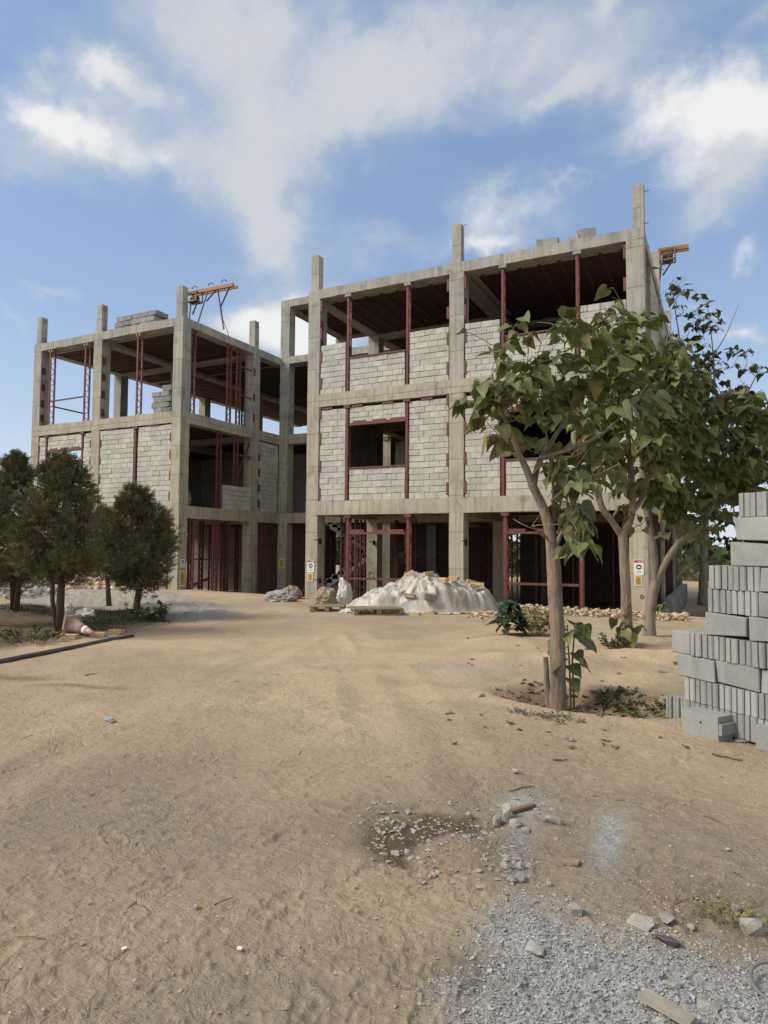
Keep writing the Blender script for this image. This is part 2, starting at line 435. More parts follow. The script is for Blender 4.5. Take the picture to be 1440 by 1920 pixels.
# ------------------------------------------------------------------ ground
XA, XL, YD = -5.04, -12.66, 5.59          # left wing: courtyard face, far-left face; depth of the recessed bay
BX = 9.54                                  # right wing: right face
def G2(x, y): v = at_ground(x, y); return (v.x, v.y)
def poly_sd(x, y, poly):
    """signed distance to a polygon, negative inside"""
    d = np.full(x.shape, 1e9); inside = np.zeros(x.shape, bool)
    for i in range(len(poly)):
        ax, ay = poly[i - 1]; bx, by = poly[i]
        ex, ey = bx - ax, by - ay
        t = np.clip(((x - ax) * ex + (y - ay) * ey) / (ex * ex + ey * ey + 1e-12), 0, 1)
        d = np.minimum(d, np.hypot(x - ax - t * ex, y - ay - t * ey))
        c = ((ay > y) != (by > y)) & (x < ex * (y - ay) / (ey if abs(ey) > 1e-12 else 1e-12) + ax)
        inside ^= c
    return np.where(inside, -d, d)
GRAVEL_POLY = [G2(*p) for p in [(878, 1935), (930, 1825), (948, 1738), (1000, 1712), (1045, 1745), (1110, 1768), (1180, 1752), (1270, 1782), (1330, 1812), (1445, 1840)]]
GRAVEL_POLY += [(12.6, -14.2), (12.4, -15.4), (10.75, -15.2)]
BASIN = G2(1075, 1318); BASIN = (BASIN[0] + .15, BASIN[1] + .1)
DIG = [G2(*p) for p in [(700, 1535), (790, 1510), (880, 1522), (945, 1540), (900, 1568), (830, 1566), (790, 1585), (768, 1622), (705, 1622), (688, 1575)]]
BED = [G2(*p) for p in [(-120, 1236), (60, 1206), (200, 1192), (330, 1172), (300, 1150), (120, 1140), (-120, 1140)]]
GREYP = [G2(*p) for p in [(-60, 1150), (60, 1122), (160, 1108), (330, 1118), (400, 1132), (460, 1150), (400, 1166), (310, 1166), (200, 1144), (0, 1160)]]
foot = []
for i in range(420):
    px = random.uniform(-150, 1350); py = random.uniform(1330, 2050)
    x, y = G2(px, py); foot.append((x, y, random.gauss(0.9, .5) + (math.pi if random.random() < .5 else 0), random.uniform(.5, 1.0)))
def line_dist(x, y, P):
    d = np.full(np.shape(x), 1e9)
    for (ax, ay), (bx, by) in zip(P[:-1], P[1:]):
        ex, ey = bx - ax, by - ay; t = np.clip(((x - ax) * ex + (y - ay) * ey) / (ex * ex + ey * ey), 0, 1)
        d = np.minimum(d, np.hypot(x - ax - t * ex, y - ay - t * ey))
    return d
RUTS = []
for pts in ([(-160, 1600), (60, 1440), (260, 1340), (440, 1262), (560, 1205), (640, 1172)], [(-160, 1480), (60, 1375), (240, 1300), (400, 1235), (520, 1190), (600, 1165)], [(1010, 1640), (900, 1460), (800, 1330), (720, 1240), (660, 1180)], [(820, 1700), (740, 1480), (690, 1340), (650, 1245), (620, 1185)]):
    RUTS.append(([G2(*p) for p in pts], 0))
def gauss(x, y, cx, cy, sx, sy, rot=0.0):
    c, s = math.cos(rot), math.sin(rot); u = (x - cx) * c + (y - cy) * s; v = -(x - cx) * s + (y - cy) * c
    return np.exp(-(u / sx) ** 2 - (v / sy) ** 2)
def ground_z(x, y, fine=True):
    x = np.asarray(x, float); y = np.asarray(y, float)
    z = .10 * fbm(x * .35, y * .35, 3, 3) + .045 * fbm(x * 1.3, y * 1.3, 9, 3)
    d = np.hypot(x - CAMX, y - CAMY)
    z = z * sst(d, .5, 3)
    # courtyard between the wings and the floor inside are dug lower; a lip of sand runs in front
    inside = sst(y, .15, 2.2)
    z = z * (1 - inside) - .55 * inside * sst(x, XL - 1, XL) * (1 - sst(x, BX + .3, BX + 2.5))
    z += .10 * gauss(x, y, -3.6, -.8, 2.2, .9) + .05 * gauss(x, y, -8, -1.2, 4, 1.2)
    # tree basin with a raised rim, and the hummocks round the trees beyond it
    r = np.hypot((x - BASIN[0]) / 1.0, (y - BASIN[1]) / .62) + .25 * fbm(x * 2, y * 2, 5, 2)
    z += -.16 * (1 - sst(r, .55, 1.0)) + .035 * np.exp(-((r - 1.08) / .16) ** 2)
    hum = gauss(x, y, 10.6, -6.6, 1.3, .35, .1) * .16 + gauss(x, y, 9.7, -5.7, .9, .3, -.2) * .08 + gauss(x, y, 10.9, -4.9, 1.5, .4, .2) * .16
    hum += gauss(x, y, 9.0, -7.6, .9, .35, .2) * .09 + gauss(x, y, 10.8, -8.2, .9, .25, .1) * .10 + gauss(x, y, 7.9, -6.1, .7, .3, .3) * .08
    z += hum * (1 + 1.2 * fbm(x * 2.4, y * 2.4, 12, 3))
    sd = poly_sd(x, y, BED); z += .05 * (1 - sst(sd, -.5, .3)) + .08 * fbm(x * 2, y * 2, 21, 3) * (1 - sst(sd, -.2, .4))
    sg = poly_sd(x, y, GREYP); z += (1 - sst(sg, -.6, .3)) * (.03 + .16 * np.abs(fbm(x * 1.1, y * 1.1, 31, 4)) + .16 * np.abs(fbm(x * 3.6, y * 3.6, 33, 3)))
    z -= .03 * (1 - sst(poly_sd(x, y, DIG), -.06, .1))
    for P, off in RUTS:
        d2 = line_dist(x, y, P); tr = np.exp(-(d2 / .15) ** 2); brk = sst(vnoise(x * .9, y * .9, 55), .25, .75); z += (-.012 * tr + .006 * np.exp(-((d2 - .25) / .08) ** 2)) * brk
    if fine:
        near = 1 - sst(d, 7, 16)
        # scuffed, trodden dirt: short ridges that follow the traffic direction
        c, s = math.cos(.62), math.sin(.62); u = x * c + y * s; v = -x * s + y * c
        wu = u + .10 * fbm(x * 3, y * 3, 71, 2); wv = v + .16 * fbm(x * 3, y * 3, 72, 2)
        rid = 1 - np.abs(2 * vnoise(wu * 7, wv * 26, 41) - 1); rid2 = 1 - np.abs(2 * vnoise(wu * 15, wv * 60, 43) - 1)
        patch = sst(fbm(x * .9, y * .9, 51, 3), -.12, .2)
        z += near * (.1 + .9 * patch) * (.008 * (rid ** 5 - .17) + .0045 * (rid2 ** 4 - .2))
        z += .017 * near * fbm(x * 5, y * 5, 61, 3) + .007 * near * fbm(x * 22, y * 22, 62, 3)
        for fx, fy, a, dep in foot:
            m = (np.abs(x - fx) < .22) & (np.abs(y - fy) < .22)
            if not m.any(): continue
            cx, sx = math.cos(a), math.sin(a); u = (x[m] - fx) * cx + (y[m] - fy) * sx; v = -(x[m] - fx) * sx + (y[m] - fy) * cx
            q = np.minimum(np.hypot(u / .085 - .45, v / .05), np.hypot((u + .085) / .05, v / .037))
            body = 1 - sst(q, .8, 1.05); rim = np.exp(-((q - 1.18) / .16) ** 2)
            z[m] += dep * (-.006 * body + .003 * rim)
        gm = 1 - sst(poly_sd(x, y, GRAVEL_POLY) + .16 * fbm(x * 5, y * 5, 81, 3), -.12, .05)
        z += gm * (.010 + .02 * vnoise(x * 90, y * 90, 82) * .5)
    return z
GRID = {}
def zg(x, y):
    """height of the finished ground mesh at one point"""
    if not GRID: return float(ground_z(np.array([x]), np.array([y]))[0])
    rad, ang, Z = GRID['r'], GRID['a'], GRID['z']
    r = min(max(math.hypot(x - CAMX, y - CAMY), rad[0]), rad[-2]); a = (math.atan2(y - CAMY, x - CAMX) - ang[0]) % (2 * math.pi) + ang[0]
    i = int(np.searchsorted(rad, r, 'right')) - 1; j = int(np.searchsorted(ang, a, 'right')) - 1; j2 = (j + 1) % len(ang)
    fr = (r - rad[i]) / (rad[i + 1] - rad[i]); span = (ang[j2] - ang[j]) % (2 * math.pi); fa = ((a - ang[j]) / span) if span else 0
    return float((Z[i, j] * (1 - fr) + Z[i + 1, j] * fr) * (1 - fa) + (Z[i, j2] * (1 - fr) + Z[i + 1, j2] * fr) * fa)
def on_ground(px, py):
    """the point of the uneven ground that the photo pixel shows"""
    z = 0.0
    for _ in range(5):
        p = at_ground(px, py, z); z = zg(p.x, p.y)
    return Vector((p.x, p.y, z))

def make_ground():
    head = math.atan2(FW.y, FW.x)
    fine = np.arange(-42, 42.01, .105) * math.pi / 180
    coarse = np.arange(45, 316, 3.0) * math.pi / 180
    ang = head + np.concatenate([fine, coarse])
    rad = [.6]
    while rad[-1] < 900:
        r = rad[-1]
        rad.append(r + (max(.012, r * r / 1900) if r < 40 else r * .12))
    rad = np.array(rad); na, nr = len(ang), len(rad)
    A, Rr = np.meshgrid(ang, rad)
    X = CAMX + Rr * np.cos(A); Y = CAMY + Rr * np.sin(A)
    Z = ground_z(X.ravel(), Y.ravel()).reshape(X.shape)
    Z = Z * (1 - sst(Rr, 60, 200))
    GRID.update(r=rad, a=ang, z=Z)
    vs = np.stack([X, Y, Z], -1).reshape(-1, 3)
    i = np.arange(nr - 1)[:, None] * na; j = np.arange(na)[None, :]; j2 = (j + 1) % na
    q = np.stack([i + j, i + j2, i + na + j2, i + na + j], -1).reshape(-1, 4)[:, ::-1]
    c = len(vs); vs = np.vstack([vs, [[CAMX, CAMY, 0]]])
    tri = np.stack([np.full(na, c), np.arange(na), (np.arange(na) + 1) % na], -1)
    me = bpy.data.meshes.new('ground')
    me.from_pydata(vs.tolist(), [], q.tolist() + tri.tolist()); me.update()
    me.polygons.foreach_set('use_smooth', [True] * len(me.polygons))
    x, y = vs[:, 0], vs[:, 1]
    wob = .2 * fbm(x * 2.2, y * 2.2, 91, 4) + .12 * fbm(x * 9, y * 9, 92, 3)
    grav = 1 - sst(poly_sd(x, y, GRAVEL_POLY) + 1.6 * wob, -.22, .28)
    def spot(px, py, sx, sy, rot=0.0):
        a = G2(px, py); return gauss(x, y, a[0], a[1], sx, sy, rot)
    dust = .9 * spot(985, 1505, .14, .22, .3) + .9 * spot(968, 1590, .10, .34, .25) + .8 * spot(1135, 1590, .08, .42, .1) + .5 * spot(1150, 1560, .07, .3) + .5 * spot(870, 1255, .55, .35)
    dust += .55 * spot(1235, 1352, .3, .1, -.6) + .45 * spot(640, 1160, 1.8, .35, .4) + .4 * spot(420, 1140, 1.6, .7, .4) + .3 * spot(980, 1160, .8, .3) + .4 * spot(1090, 1385, .35, .06)
    dust *= .6 + 1.6 * np.clip(fbm(x * 12, y * 12, 95, 3) + .3, 0, 1)
    grey = 1 - sst(poly_sd(x, y, GREYP) + 2.5 * wob, -.4, .35)
    R = np.clip(np.maximum.reduce([grav, dust, grey * .72]), 0, 1)
    dark = .95 * (1 - sst(poly_sd(x, y, DIG) + 1.2 * wob, -.12, .10))
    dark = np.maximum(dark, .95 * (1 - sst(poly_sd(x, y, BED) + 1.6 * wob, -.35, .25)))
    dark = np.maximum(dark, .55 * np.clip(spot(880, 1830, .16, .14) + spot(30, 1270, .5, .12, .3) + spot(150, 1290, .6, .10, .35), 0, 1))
    r = np.hypot((x - BASIN[0]) / 1.0, (y - BASIN[1]) / .62) + .8 * wob
    dark = np.maximum(dark, .62 * (1 - sst(r, .75, 1.08)))
    dark = np.maximum(dark, .30 * np.clip(spot(770, 1590, .6, .3) + spot(1350, 1700, .35, .3) + spot(900, 1580, .6, .3) + spot(830, 1550, .4, .2), 0, 1))
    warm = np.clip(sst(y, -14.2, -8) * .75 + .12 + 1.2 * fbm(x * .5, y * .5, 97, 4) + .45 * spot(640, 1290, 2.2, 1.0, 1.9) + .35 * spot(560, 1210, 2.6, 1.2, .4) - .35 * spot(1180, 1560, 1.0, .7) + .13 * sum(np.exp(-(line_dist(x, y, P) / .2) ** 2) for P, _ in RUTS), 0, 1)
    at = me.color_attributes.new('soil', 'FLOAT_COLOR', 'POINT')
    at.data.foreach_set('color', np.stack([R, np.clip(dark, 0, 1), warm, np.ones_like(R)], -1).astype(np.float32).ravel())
    k = Mat('dirt', .97, .1); p = k.pos()
    a = k.sep(k.attr('soil')[0])
    n1 = k.noise(p, 1.4, 6, .6); n2 = k.noise(p, 14, 6, .65); n3 = k.noise(p, 90, 4, .7)
    base = k.mix(a[2], (.230, .196, .143), (.465, .36, .228))  # near end of the mask: trodden soil plus foreground shade put into the colour
    base = k.mix(k.math('MULTIPLY', k.ss(n1, .38, .68), .4), base, (.26, .208, .148))
    base = k.mix(k.math('MULTIPLY', k.ss(n2, .42, .7), .4), base, (.35, .285, .2))
    base = k.mix(k.math('MULTIPLY', k.ss(n2, .3, .47, 1, 0), .35), base, (.165, .125, .085))
    base = k.mix(k.math('MULTIPLY', k.ss(n3, .5, .72), .3), base, (.42, .35, .26))
    grit = k.vor(p, 140, out='Color'); gr = k.sep(grit)
    gcol = k.mix(gr[0], (.19, .195, .19), (.40, .395, .375))
    c = k.mix(k.math('MULTIPLY', a[0], .92), base, gcol)
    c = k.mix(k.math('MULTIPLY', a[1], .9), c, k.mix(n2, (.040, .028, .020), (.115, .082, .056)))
    fleck = k.ss(k.vor(p, 38), .03, .09, 1, 0); fl2 = k.ss(k.noise(p, 3, 2), .5, .65)
    c = k.mix(k.math('MULTIPLY', k.math('MULTIPLY', fleck, fl2), .8), c, (.55, .5, .42))
    k.color(c)
    pr = k.mp(p, (6, 26, 10), (0, 0, .62))
    sc = k.noise(pr, 1.5, 5, .6, .6)
    h = k.math('ADD', k.math('MULTIPLY', n2, .9), k.math('MULTIPLY', n3, .35))
    h = k.math('MULTIPLY_ADD', k.math('ABSOLUTE', k.math('SUBTRACT', sc, .5)), -1.4, h)
    sw = k.noise(p, 7, 4, .5, 2.6); h = k.math('MULTIPLY_ADD', k.math('MULTIPLY', k.math('ABSOLUTE', k.math('SUBTRACT', sw, .5)), k.ss(k.noise(p, 1.1, 4, .6), .36, .62, .2, 1.0)), -2.4, h)
    k.bump(h, .75, .02)
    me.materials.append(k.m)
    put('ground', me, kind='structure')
make_ground()

# a closed, angular stone from a hull of scattered points
def stone_mesh(name, sx, sy, sz, n=16, seed=0, mat=None, bevel=0.0):
    r = random.Random(seed); bm = bmesh.new()
    for i in range(n):
        v = Vector((r.uniform(-1, 1), r.uniform(-1, 1), r.uniform(-1, 1)))
        m = .5 * max(abs(v.x), abs(v.y), abs(v.z)) + .42 * v.length; v = v / max(m, .3) * r.uniform(.7, 1)
        bm.verts.new((v.x * sx / 2, v.y * sy / 2, max(v.z, -.8) * sz / 2))
    h = bmesh.ops.convex_hull(bm, input=bm.verts)
    for v in [v for v in bm.verts if not v.link_faces]: bm.verts.remove(v)
    me = bpy.data.meshes.new(name); bm.to_mesh(me); bm.free()
    if mat: me.materials.append(mat)
    return me
STONE_T = []
for i in range(14):
    m = stone_mesh('t', 1, 1, .7, 9, 100 + i)
    STONE_T.append((np.array([v.co[:] for v in m.vertices]), [tuple(p.vertices) for p in m.polygons])); bpy.data.meshes.remove(m)
def scatter(name, pts, sizes, mat, squash=.7, sink=.25, **kw):
    """many small stones lying on the ground as one mesh"""
    V, F = [], []; o = 0
    for (x, y, z), s in zip(pts, sizes):
        tv, tf = STONE_T[random.randrange(len(STONE_T))]
        a = random.uniform(0, 6.28); ca, sa = math.cos(a), math.sin(a)
        e = np.array([s * random.uniform(.7, 1.3), s * random.uniform(.6, 1.1), s * squash * random.uniform(.6, 1.2)])
        w = tv * e; t = random.uniform(-.5, .5)
        w = np.stack([w[:, 0], w[:, 1] * math.cos(t) - w[:, 2] * math.sin(t), w[:, 1] * math.sin(t) + w[:, 2] * math.cos(t)], -1)
        w = np.stack([w[:, 0] * ca - w[:, 1] * sa + x, w[:, 0] * sa + w[:, 1] * ca + y, w[:, 2] + z + s * squash * (.35 - sink)], -1)
        V.append(w); F += [tuple(i + o for i in f) for f in tf]; o += len(w)
    b = MB(); b.v = np.concatenate(V).tolist(); b.f = F
    return b.build(name, mat, None, **kw)
def rand_pts(n, fn):
    P = np.array([fn() for _ in range(n)]); z = ground_z(P[:, 0], P[:, 1]); return np.column_stack([P, z])

# gravel spread at the lower right, and the pebbles and crumbs trodden into the dirt
pts = []
xs = np.random.default_rng(3).uniform([9.9, -15.4], [12.6, -13.3], (110000, 2))
sd = poly_sd(xs[:, 0], xs[:, 1], GRAVEL_POLY) + .26 * fbm(xs[:, 0] * 2.2, xs[:, 1] * 2.2, 91, 4) + .16 * fbm(xs[:, 0] * 9, xs[:, 1] * 9, 92, 3)
keep = np.random.default_rng(4).uniform(0, 1, len(xs)) < (1 - sst(sd, -.22, .26)) * .66
xs = xs[keep]
cv = (xs - [CAMX, CAMY]); cv = cv / np.linalg.norm(cv, axis=1)[:, None]
xs = xs[(cv @ np.array([FW.x, FW.y]) / math.hypot(FW.x, FW.y)) > .80]
zz = ground_z(xs[:, 0], xs[:, 1])
scatter('gravel', np.column_stack([xs, zz]), np.abs(np.random.default_rng(5).normal(.006, .004, len(xs))) + .004, M_GRAVEL, .7, .2, kind='stuff', label='grey crushed gravel spread over the dirt')
def pp(px0, px1, py0, py1):
    return lambda: G2(random.uniform(px0, px1), random.uniform(py0, py1))
P = np.vstack([rand_pts(1500, pp(0, 1440, 1380, 1925)), rand_pts(900, pp(620, 1300, 1440, 1760)), rand_pts(700, pp(0, 1300, 1180, 1420)), rand_pts(450, pp(1150, 1440, 1600, 1830))])
scatter('pebbles', P, np.abs(np.random.default_rng(6).normal(.006, .005, len(P))) + .004, M_PEBBLE, .7, .3, kind='stuff', label='small pebbles and crumbs trodden into the dirt')
def near(px, py, sx, sy):
    return lambda: G2(random.gauss(px, sx), random.gauss(py, sy))
P = np.vstack([rand_pts(90, near(760, 1545, 45, 14)), rand_pts(170, pp(690, 1010, 1500, 1665)), rand_pts(40, near(715, 1570, 14, 26)), rand_pts(50, near(960, 1620, 18, 24)), rand_pts(60, near(985, 1510, 28, 16)), rand_pts(50, near(880, 1540, 40, 12)), rand_pts(40, near(840, 1580, 50, 16))])
scatter('rubble', P, np.abs(np.random.default_rng(7).normal(.018, .012, len(P))) + .008, M_CHUNK, .55, .25, kind='stuff', label='broken plaster chips round the dug-up patch')

# ------------------------------------------------------------------ the unfinished building
Z1B, Z1, Z2B, Z2, ZRB, ZR, ZS, ZP = 2.468, 2.876, 5.69, 6.076, 9.0, 9.282, 10.37, 11.67
W = .41
bld = thing('unfinished_building', 'unfinished three storey concrete frame building with grey block walls and red steel posts', 'building', (0, 0, 0))
def rough_box(x0, y0, z0, x1, y1, z1, amp=.006, step=.35):
    """box with slightly wandering edges: sliced along its longest axis, every ring jittered"""
    L = [x1 - x0, y1 - y0, z1 - z0]; ax = L.index(max(L)); n = max(1, int(L[ax] / step))
    b = MB(); lo, hi = [x0, y0, z0], [x1, y1, z1]; oth = [i for i in range(3) if i != ax]
    for k in range(n + 1):
        for (p, q) in ((0, 0), (1, 0), (1, 1), (0, 1)):
            c = [0, 0, 0]; c[ax] = lo[ax] + L[ax] * k / n
            c[oth[0]] = (lo, hi)[p][oth[0]]; c[oth[1]] = (lo, hi)[q][oth[1]]
            for i in range(3):
                if i != ax or 0 < k < n: c[i] += random.uniform(-amp, amp)
            b.v.append(tuple(c))
    flip = ax == 1
    for k in range(n):
        for j in range(4):
            a, c = k * 4 + j, k * 4 + (j + 1) % 4
            f = (a, c, c + 4, a + 4); b.f.append(f[::-1] if flip else f)
    f0, f1 = (3, 2, 1, 0), (n * 4, n * 4 + 1, n * 4 + 2, n * 4 + 3)
    b.f += [f0[::-1], f1[::-1]] if flip else [f0, f1]
    return b
def column(x0, y0, z0, z1, w=W, d=W, mat=None):
    mat = mat or (M_CONC_LOW if z1 < 6 else M_CONC)
    return rough_box(x0, y0, z0, x0 + w, y0 + d, z1, .005).build('column', mat, bld)
def beam(x0, y0, z0, x1, y1, z1, mat=None):
    mat = mat or (M_CONC_LOW if z1 < 6.5 else M_CONC)
    return rough_box(x0, y0, z0, x1, y1, z1, .007).build('beam', mat, bld)
STOREYS = [(-1.0, Z1B), (Z1, Z2B), (Z2, ZRB)]
colx_B, colx_A = [0, 4.565, 9.13], [XL, -9.34, XA - W]
cols = {}
for i, (za, zb) in enumerate(STOREYS):
    for x in colx_A + colx_B: cols[x, 0, i] = column(x, 0, za, zb)
    for x in colx_A: cols[x, 3.85, i] = column(x, 3.85, za, zb)
    for x in (XL, -9.34): cols[x, 9.2, i] = column(x, 9.2, za, zb, mat=M_CONC_PLAIN)
    for x in (0, 4.565): cols[x, 3.85, i] = column(x, 3.85, za, zb)
    cols[9.13, 4.8, i] = column(9.13, 4.8, za, zb); cols[9.13, 9.8, i] = column(9.13, 9.8, za, zb); column(9.13, 14.8, za, zb)
    cols[XA, YD, i] = column(XA, YD, za, zb, .43)
    column(-W, YD + .1, za, zb); column(-3.9, 9.3, za, zb); column(0, 9.2, za, zb, mat=M_CONC_PLAIN); column(4.565, 9.2, za, zb, mat=M_CONC_PLAIN)
cols['pent'] = column(XA, YD, ZR, ZP - .3, .43); column(-W, YD, ZR, ZP - .3); column(-W, 10, ZR, ZP - .3); column(XA, 10, ZR, ZP - .3)
stubs = {}
for x in colx_A + colx_B: stubs[x] = column(x + (.05 if x < 9 else .15), .05, ZR, ZS + random.uniform(-.03, .03), .26, .26)
stubs['side'] = column(XA - .33, 3.95, ZR, ZS, .27, .27)
column(9.13, 4.8, ZR, 10.62, W - .02, W - .02); column(9.13, 9.8, ZR, 10.4, W - .02, W - .02); column(9.13, 14.8, ZR, 10.4, W - .02, W - .02)
P3 = .004
for (x, y, z, l) in ((9.54, .2, 10.22, .12), (9.55, .2, 9.42, .09), (4.9, .2, 10.37, .1)):
    b = MB(); b.bar((x - .06, y, z), (x + l, y - .02, z + .01), .012, .012); b.build('rebar', M_RUST, bld)
for za, zb in ((Z1B, Z1), (Z2B, Z2), (ZRB, ZR)):
    beam(-P3, -P3, za, BX + P3, W, zb); beam(XL - P3, -P3, za, XA + P3, W, zb)                       # two street fronts
    beam(XA - W, W, za, XA + P3, YD - .002, zb); beam(XL - P3, W, za, XL + W, 18, zb)                 # left wing sides
    beam(XA - W, YD, za, -.002, YD + W, zb)                                                         # recessed bay
    beam(-P3, W, za, W, 14.8, zb); beam(BX - W, W, za, BX + P3, 15.2, zb)                             # right wing sides
    beam(W, 14.8, za, BX - W, 15.2, zb)
    beam(4.565, W, za - .10, 4.565 + W, 14.8, zb - .236); beam(W, 3.85, za - .09, 4.56, 4.25, zb - .236); beam(4.98, 4.8, za - .09, BX - W, 5.2, zb - .236)
    beam(-9.34, W, za - .10, -9.34 + W, 18, zb - .236); beam(XL + W, 3.85, za - .09, -9.345, 4.25, zb - .236); beam(-8.92, 3.85, za - .09, XA - W, 4.25, zb - .236)
beam(XA - P3, YD - P3, ZP - .3, 0, YD + W, ZP); beam(XA, YD + W, ZP - .3, XA + .43, 10, ZP); beam(-W, YD + W, ZP - .3, 0, 10, ZP); beam(XA, 10, ZP - .3, 0, 10.4, ZP)

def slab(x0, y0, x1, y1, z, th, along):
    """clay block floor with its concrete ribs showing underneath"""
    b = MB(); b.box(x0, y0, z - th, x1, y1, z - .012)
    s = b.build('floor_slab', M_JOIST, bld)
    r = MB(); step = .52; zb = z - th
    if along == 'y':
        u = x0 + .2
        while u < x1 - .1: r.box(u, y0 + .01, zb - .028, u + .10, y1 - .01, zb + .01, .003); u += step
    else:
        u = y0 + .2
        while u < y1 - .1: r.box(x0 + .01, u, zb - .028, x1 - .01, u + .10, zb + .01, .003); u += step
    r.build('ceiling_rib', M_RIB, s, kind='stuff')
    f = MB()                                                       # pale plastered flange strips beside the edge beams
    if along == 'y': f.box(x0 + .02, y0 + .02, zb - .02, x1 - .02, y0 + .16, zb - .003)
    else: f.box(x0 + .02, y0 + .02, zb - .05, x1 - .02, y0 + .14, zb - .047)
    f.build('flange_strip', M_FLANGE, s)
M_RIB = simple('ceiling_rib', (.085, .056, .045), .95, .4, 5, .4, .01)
for z in (Z1, Z2, ZR):
    slab(XL + W, W, XA - W, YD, z, .24, 'x'); slab(XL + W, YD, XA, 18, z, .24, 'x')
    slab(W, W, BX - W, 14.8, z, .24, 'y')
    slab(XA, YD + W, 0, 18, z, .24, 'x') if z > Z1 else slab(XA, 9, 0, 18, z, .24, 'x')
slab(XA + .43, YD + W, -W, 10, ZP, .24, 'x')

for (xa, ya, xb, yb) in ((5.0, .5, 5.2, 3.9), (.45, 4.3, 4.5, 4.5), (-8.9, 4.3, -5.6, 4.5), (-12.1, 4.3, -9.4, 4.5)):
    f = MB(); f.box(xa, ya, ZR - .285, xb, yb, ZR - .269); f.build('flange_strip', M_FLANGE, bld)
# ---- block walls: the 300 blocks that show largest are parts, the rest is one part
BLK = .305
def block_variant(l):
    b = MB(); b.box(-l / 2, 0, -.1, l / 2, .15, .1, .0045); return b.mesh('concrete_block', M_BLOCK)
VAR = [block_variant(.305) for _ in range(8)] + [block_variant(.15) for _ in range(5)]
n_single = 0; rest = MB()
def to_world(axis, c, u, n, z):
    return Vector((u, c + n, z)) if axis == 'x' else Vector((c - n, u, z))
def wall(axis, c, u0, u1, z0, z1, inset=.03, single=False, thick=.15, name='block_wall'):
    """one panel of block laid in courses: mortar backing with the blocks proud of it"""
    global n_single
    a = to_world(axis, c, u0, inset + .018, z0); b = to_world(axis, c, u1, inset + thick - .01, z1)
    m = MB(); m.box(min(a.x, b.x), min(a.y, b.y), z0 + .002, max(a.x, b.x), max(a.y, b.y), z1 - .006)
    panel = m.build(name, M_MORTAR, bld)
    n = max(1, round((z1 - z0) / .1685)); h = (z1 - z0) / n; seed = random.uniform(0, 99)
    for r in range(n):
        u = u0 + .004; first = True
        while u < u1 - .02:
            l = BLK
            if first: l = (BLK if r % 2 else BLK * random.choice((.5, .45, .55))); first = False
            elif random.random() < .03: l = .08
            l = min(l, u1 - .004 - u)
            if u1 - u - l < .05: l = u1 - .004 - u
            zc = z0 + h * (r + .5) + .012 * mnoise.noise(Vector((u * .9, seed, r * .3)))
            up = u + l / 2; g = random.uniform(.005, .012)
            dn = inset + random.uniform(-.006, .006)
            big = l > .22
            if single and n_single < 300:
                o = put('concrete_block', random.choice(VAR[:8] if big else VAR[8:]), panel, to_world(axis, c, up, dn, zc),
                        (random.gauss(0, .004), random.gauss(0, .009), random.gauss(0, .006)), ((l - g) / (.305 if big else .15), 1, (h - random.uniform(.010, .017)) / .2))
                n_single += 1
            else:
                hh = h / 2 - random.uniform(.005, .0085); ll = (l - g) / 2
                if axis == 'x': rest.box(up - ll, c + dn, zc - hh, up + ll, c + dn + thick, zc + hh, .004)
                else: rest.box(c - dn - thick, up - ll, zc - hh, c - dn, up + ll, zc + hh, .004)
            u += l
    return panel
e = .012
T1 = 5.60
# right wing, first floor, both bays; then the half-height walls above
wall('x', 0, .43, 1.32, Z1, T1, single=True)
wall('x', 0, 3.36, 4.54, Z1, T1, single=True)
wall('x', 0, 1.45, 3.24, Z1, 3.79, single=True)
wall('x', 0, 1.45, 3.24, 5.135, T1, single=True)
wall('x', 0, .43, 1.30, Z2, 7.56, single=True)
wall('x', 0, 3.36, 4.54, Z2, 7.56, single=True)
wall('x', 0, 1.44, 3.22, Z2, 7.04, single=True)
wall('x', 0, 5.0, 5.97, Z2, 7.56, single=True)
wall('x', 0, 5.0, 5.97, Z1, T1, single=True)
wall('x', 0, 6.12, 7.90, Z2, 7.02, single=True)
wall('x', 0, 8.03, 9.12, Z2, 7.58, single=True)
wall('x', 0, 6.12, 7.90, Z1, 3.79, single=True)
wall('x', 0, 6.12, 7.90, 5.135, T1)
wall('x', 0, 8.03, 9.12, Z1, T1)
# left wing
wall('x', 0, -8.91, -7.23, Z1, 5.64); wall('x', 0, -7.03, -5.47, Z1, 5.64)
wall('x', 0, -12.23, -11.87, Z1, 5.62); wall('x', 0, -9.76, -9.36, Z1, 5.62)
wall('x', 0, -11.74, -9.88, 5.1, 5.62); wall('x', 0, -11.74, -9.88, Z1, 3.75)
wall('y', XA, 2.24, 3.83, Z1, 3.76); wall('y', XA, 4.30, YD - .01, Z1, 5.64)
# partitions inside
wall('x', 9.0, XL + W, XA - W, Z1, 5.82); wall('y', XL + .3, 4.27, 9.18, Z1, 5.82); wall('x', 7.6, XA + .4, 0, Z1, 5.82); wall('x', 12.5, W, BX - W, Z1, 5.82)
wall('x', 12.0, 2.6, BX - W, Z2, 9.03); wall('x', 6.4, W, 2.1, Z2, 7.6)
wall('y', BX, 9.9+.35, 14.7, Z1, 5.82); wall('y', BX, W, 4.79, Z1, 5.82); wall('y', BX, 5.22, 9.79, Z1, 5.82); wall('y', BX, W + 1.6, 4.79, Z2, 8.98); wall('y', BX, 5.22, 9.79, Z2, 8.98)
wall('y', .2, W, 3.84, Z1, 5.82)
rest.build('concrete_blocks', M_BLOCK, bld, kind='stuff')

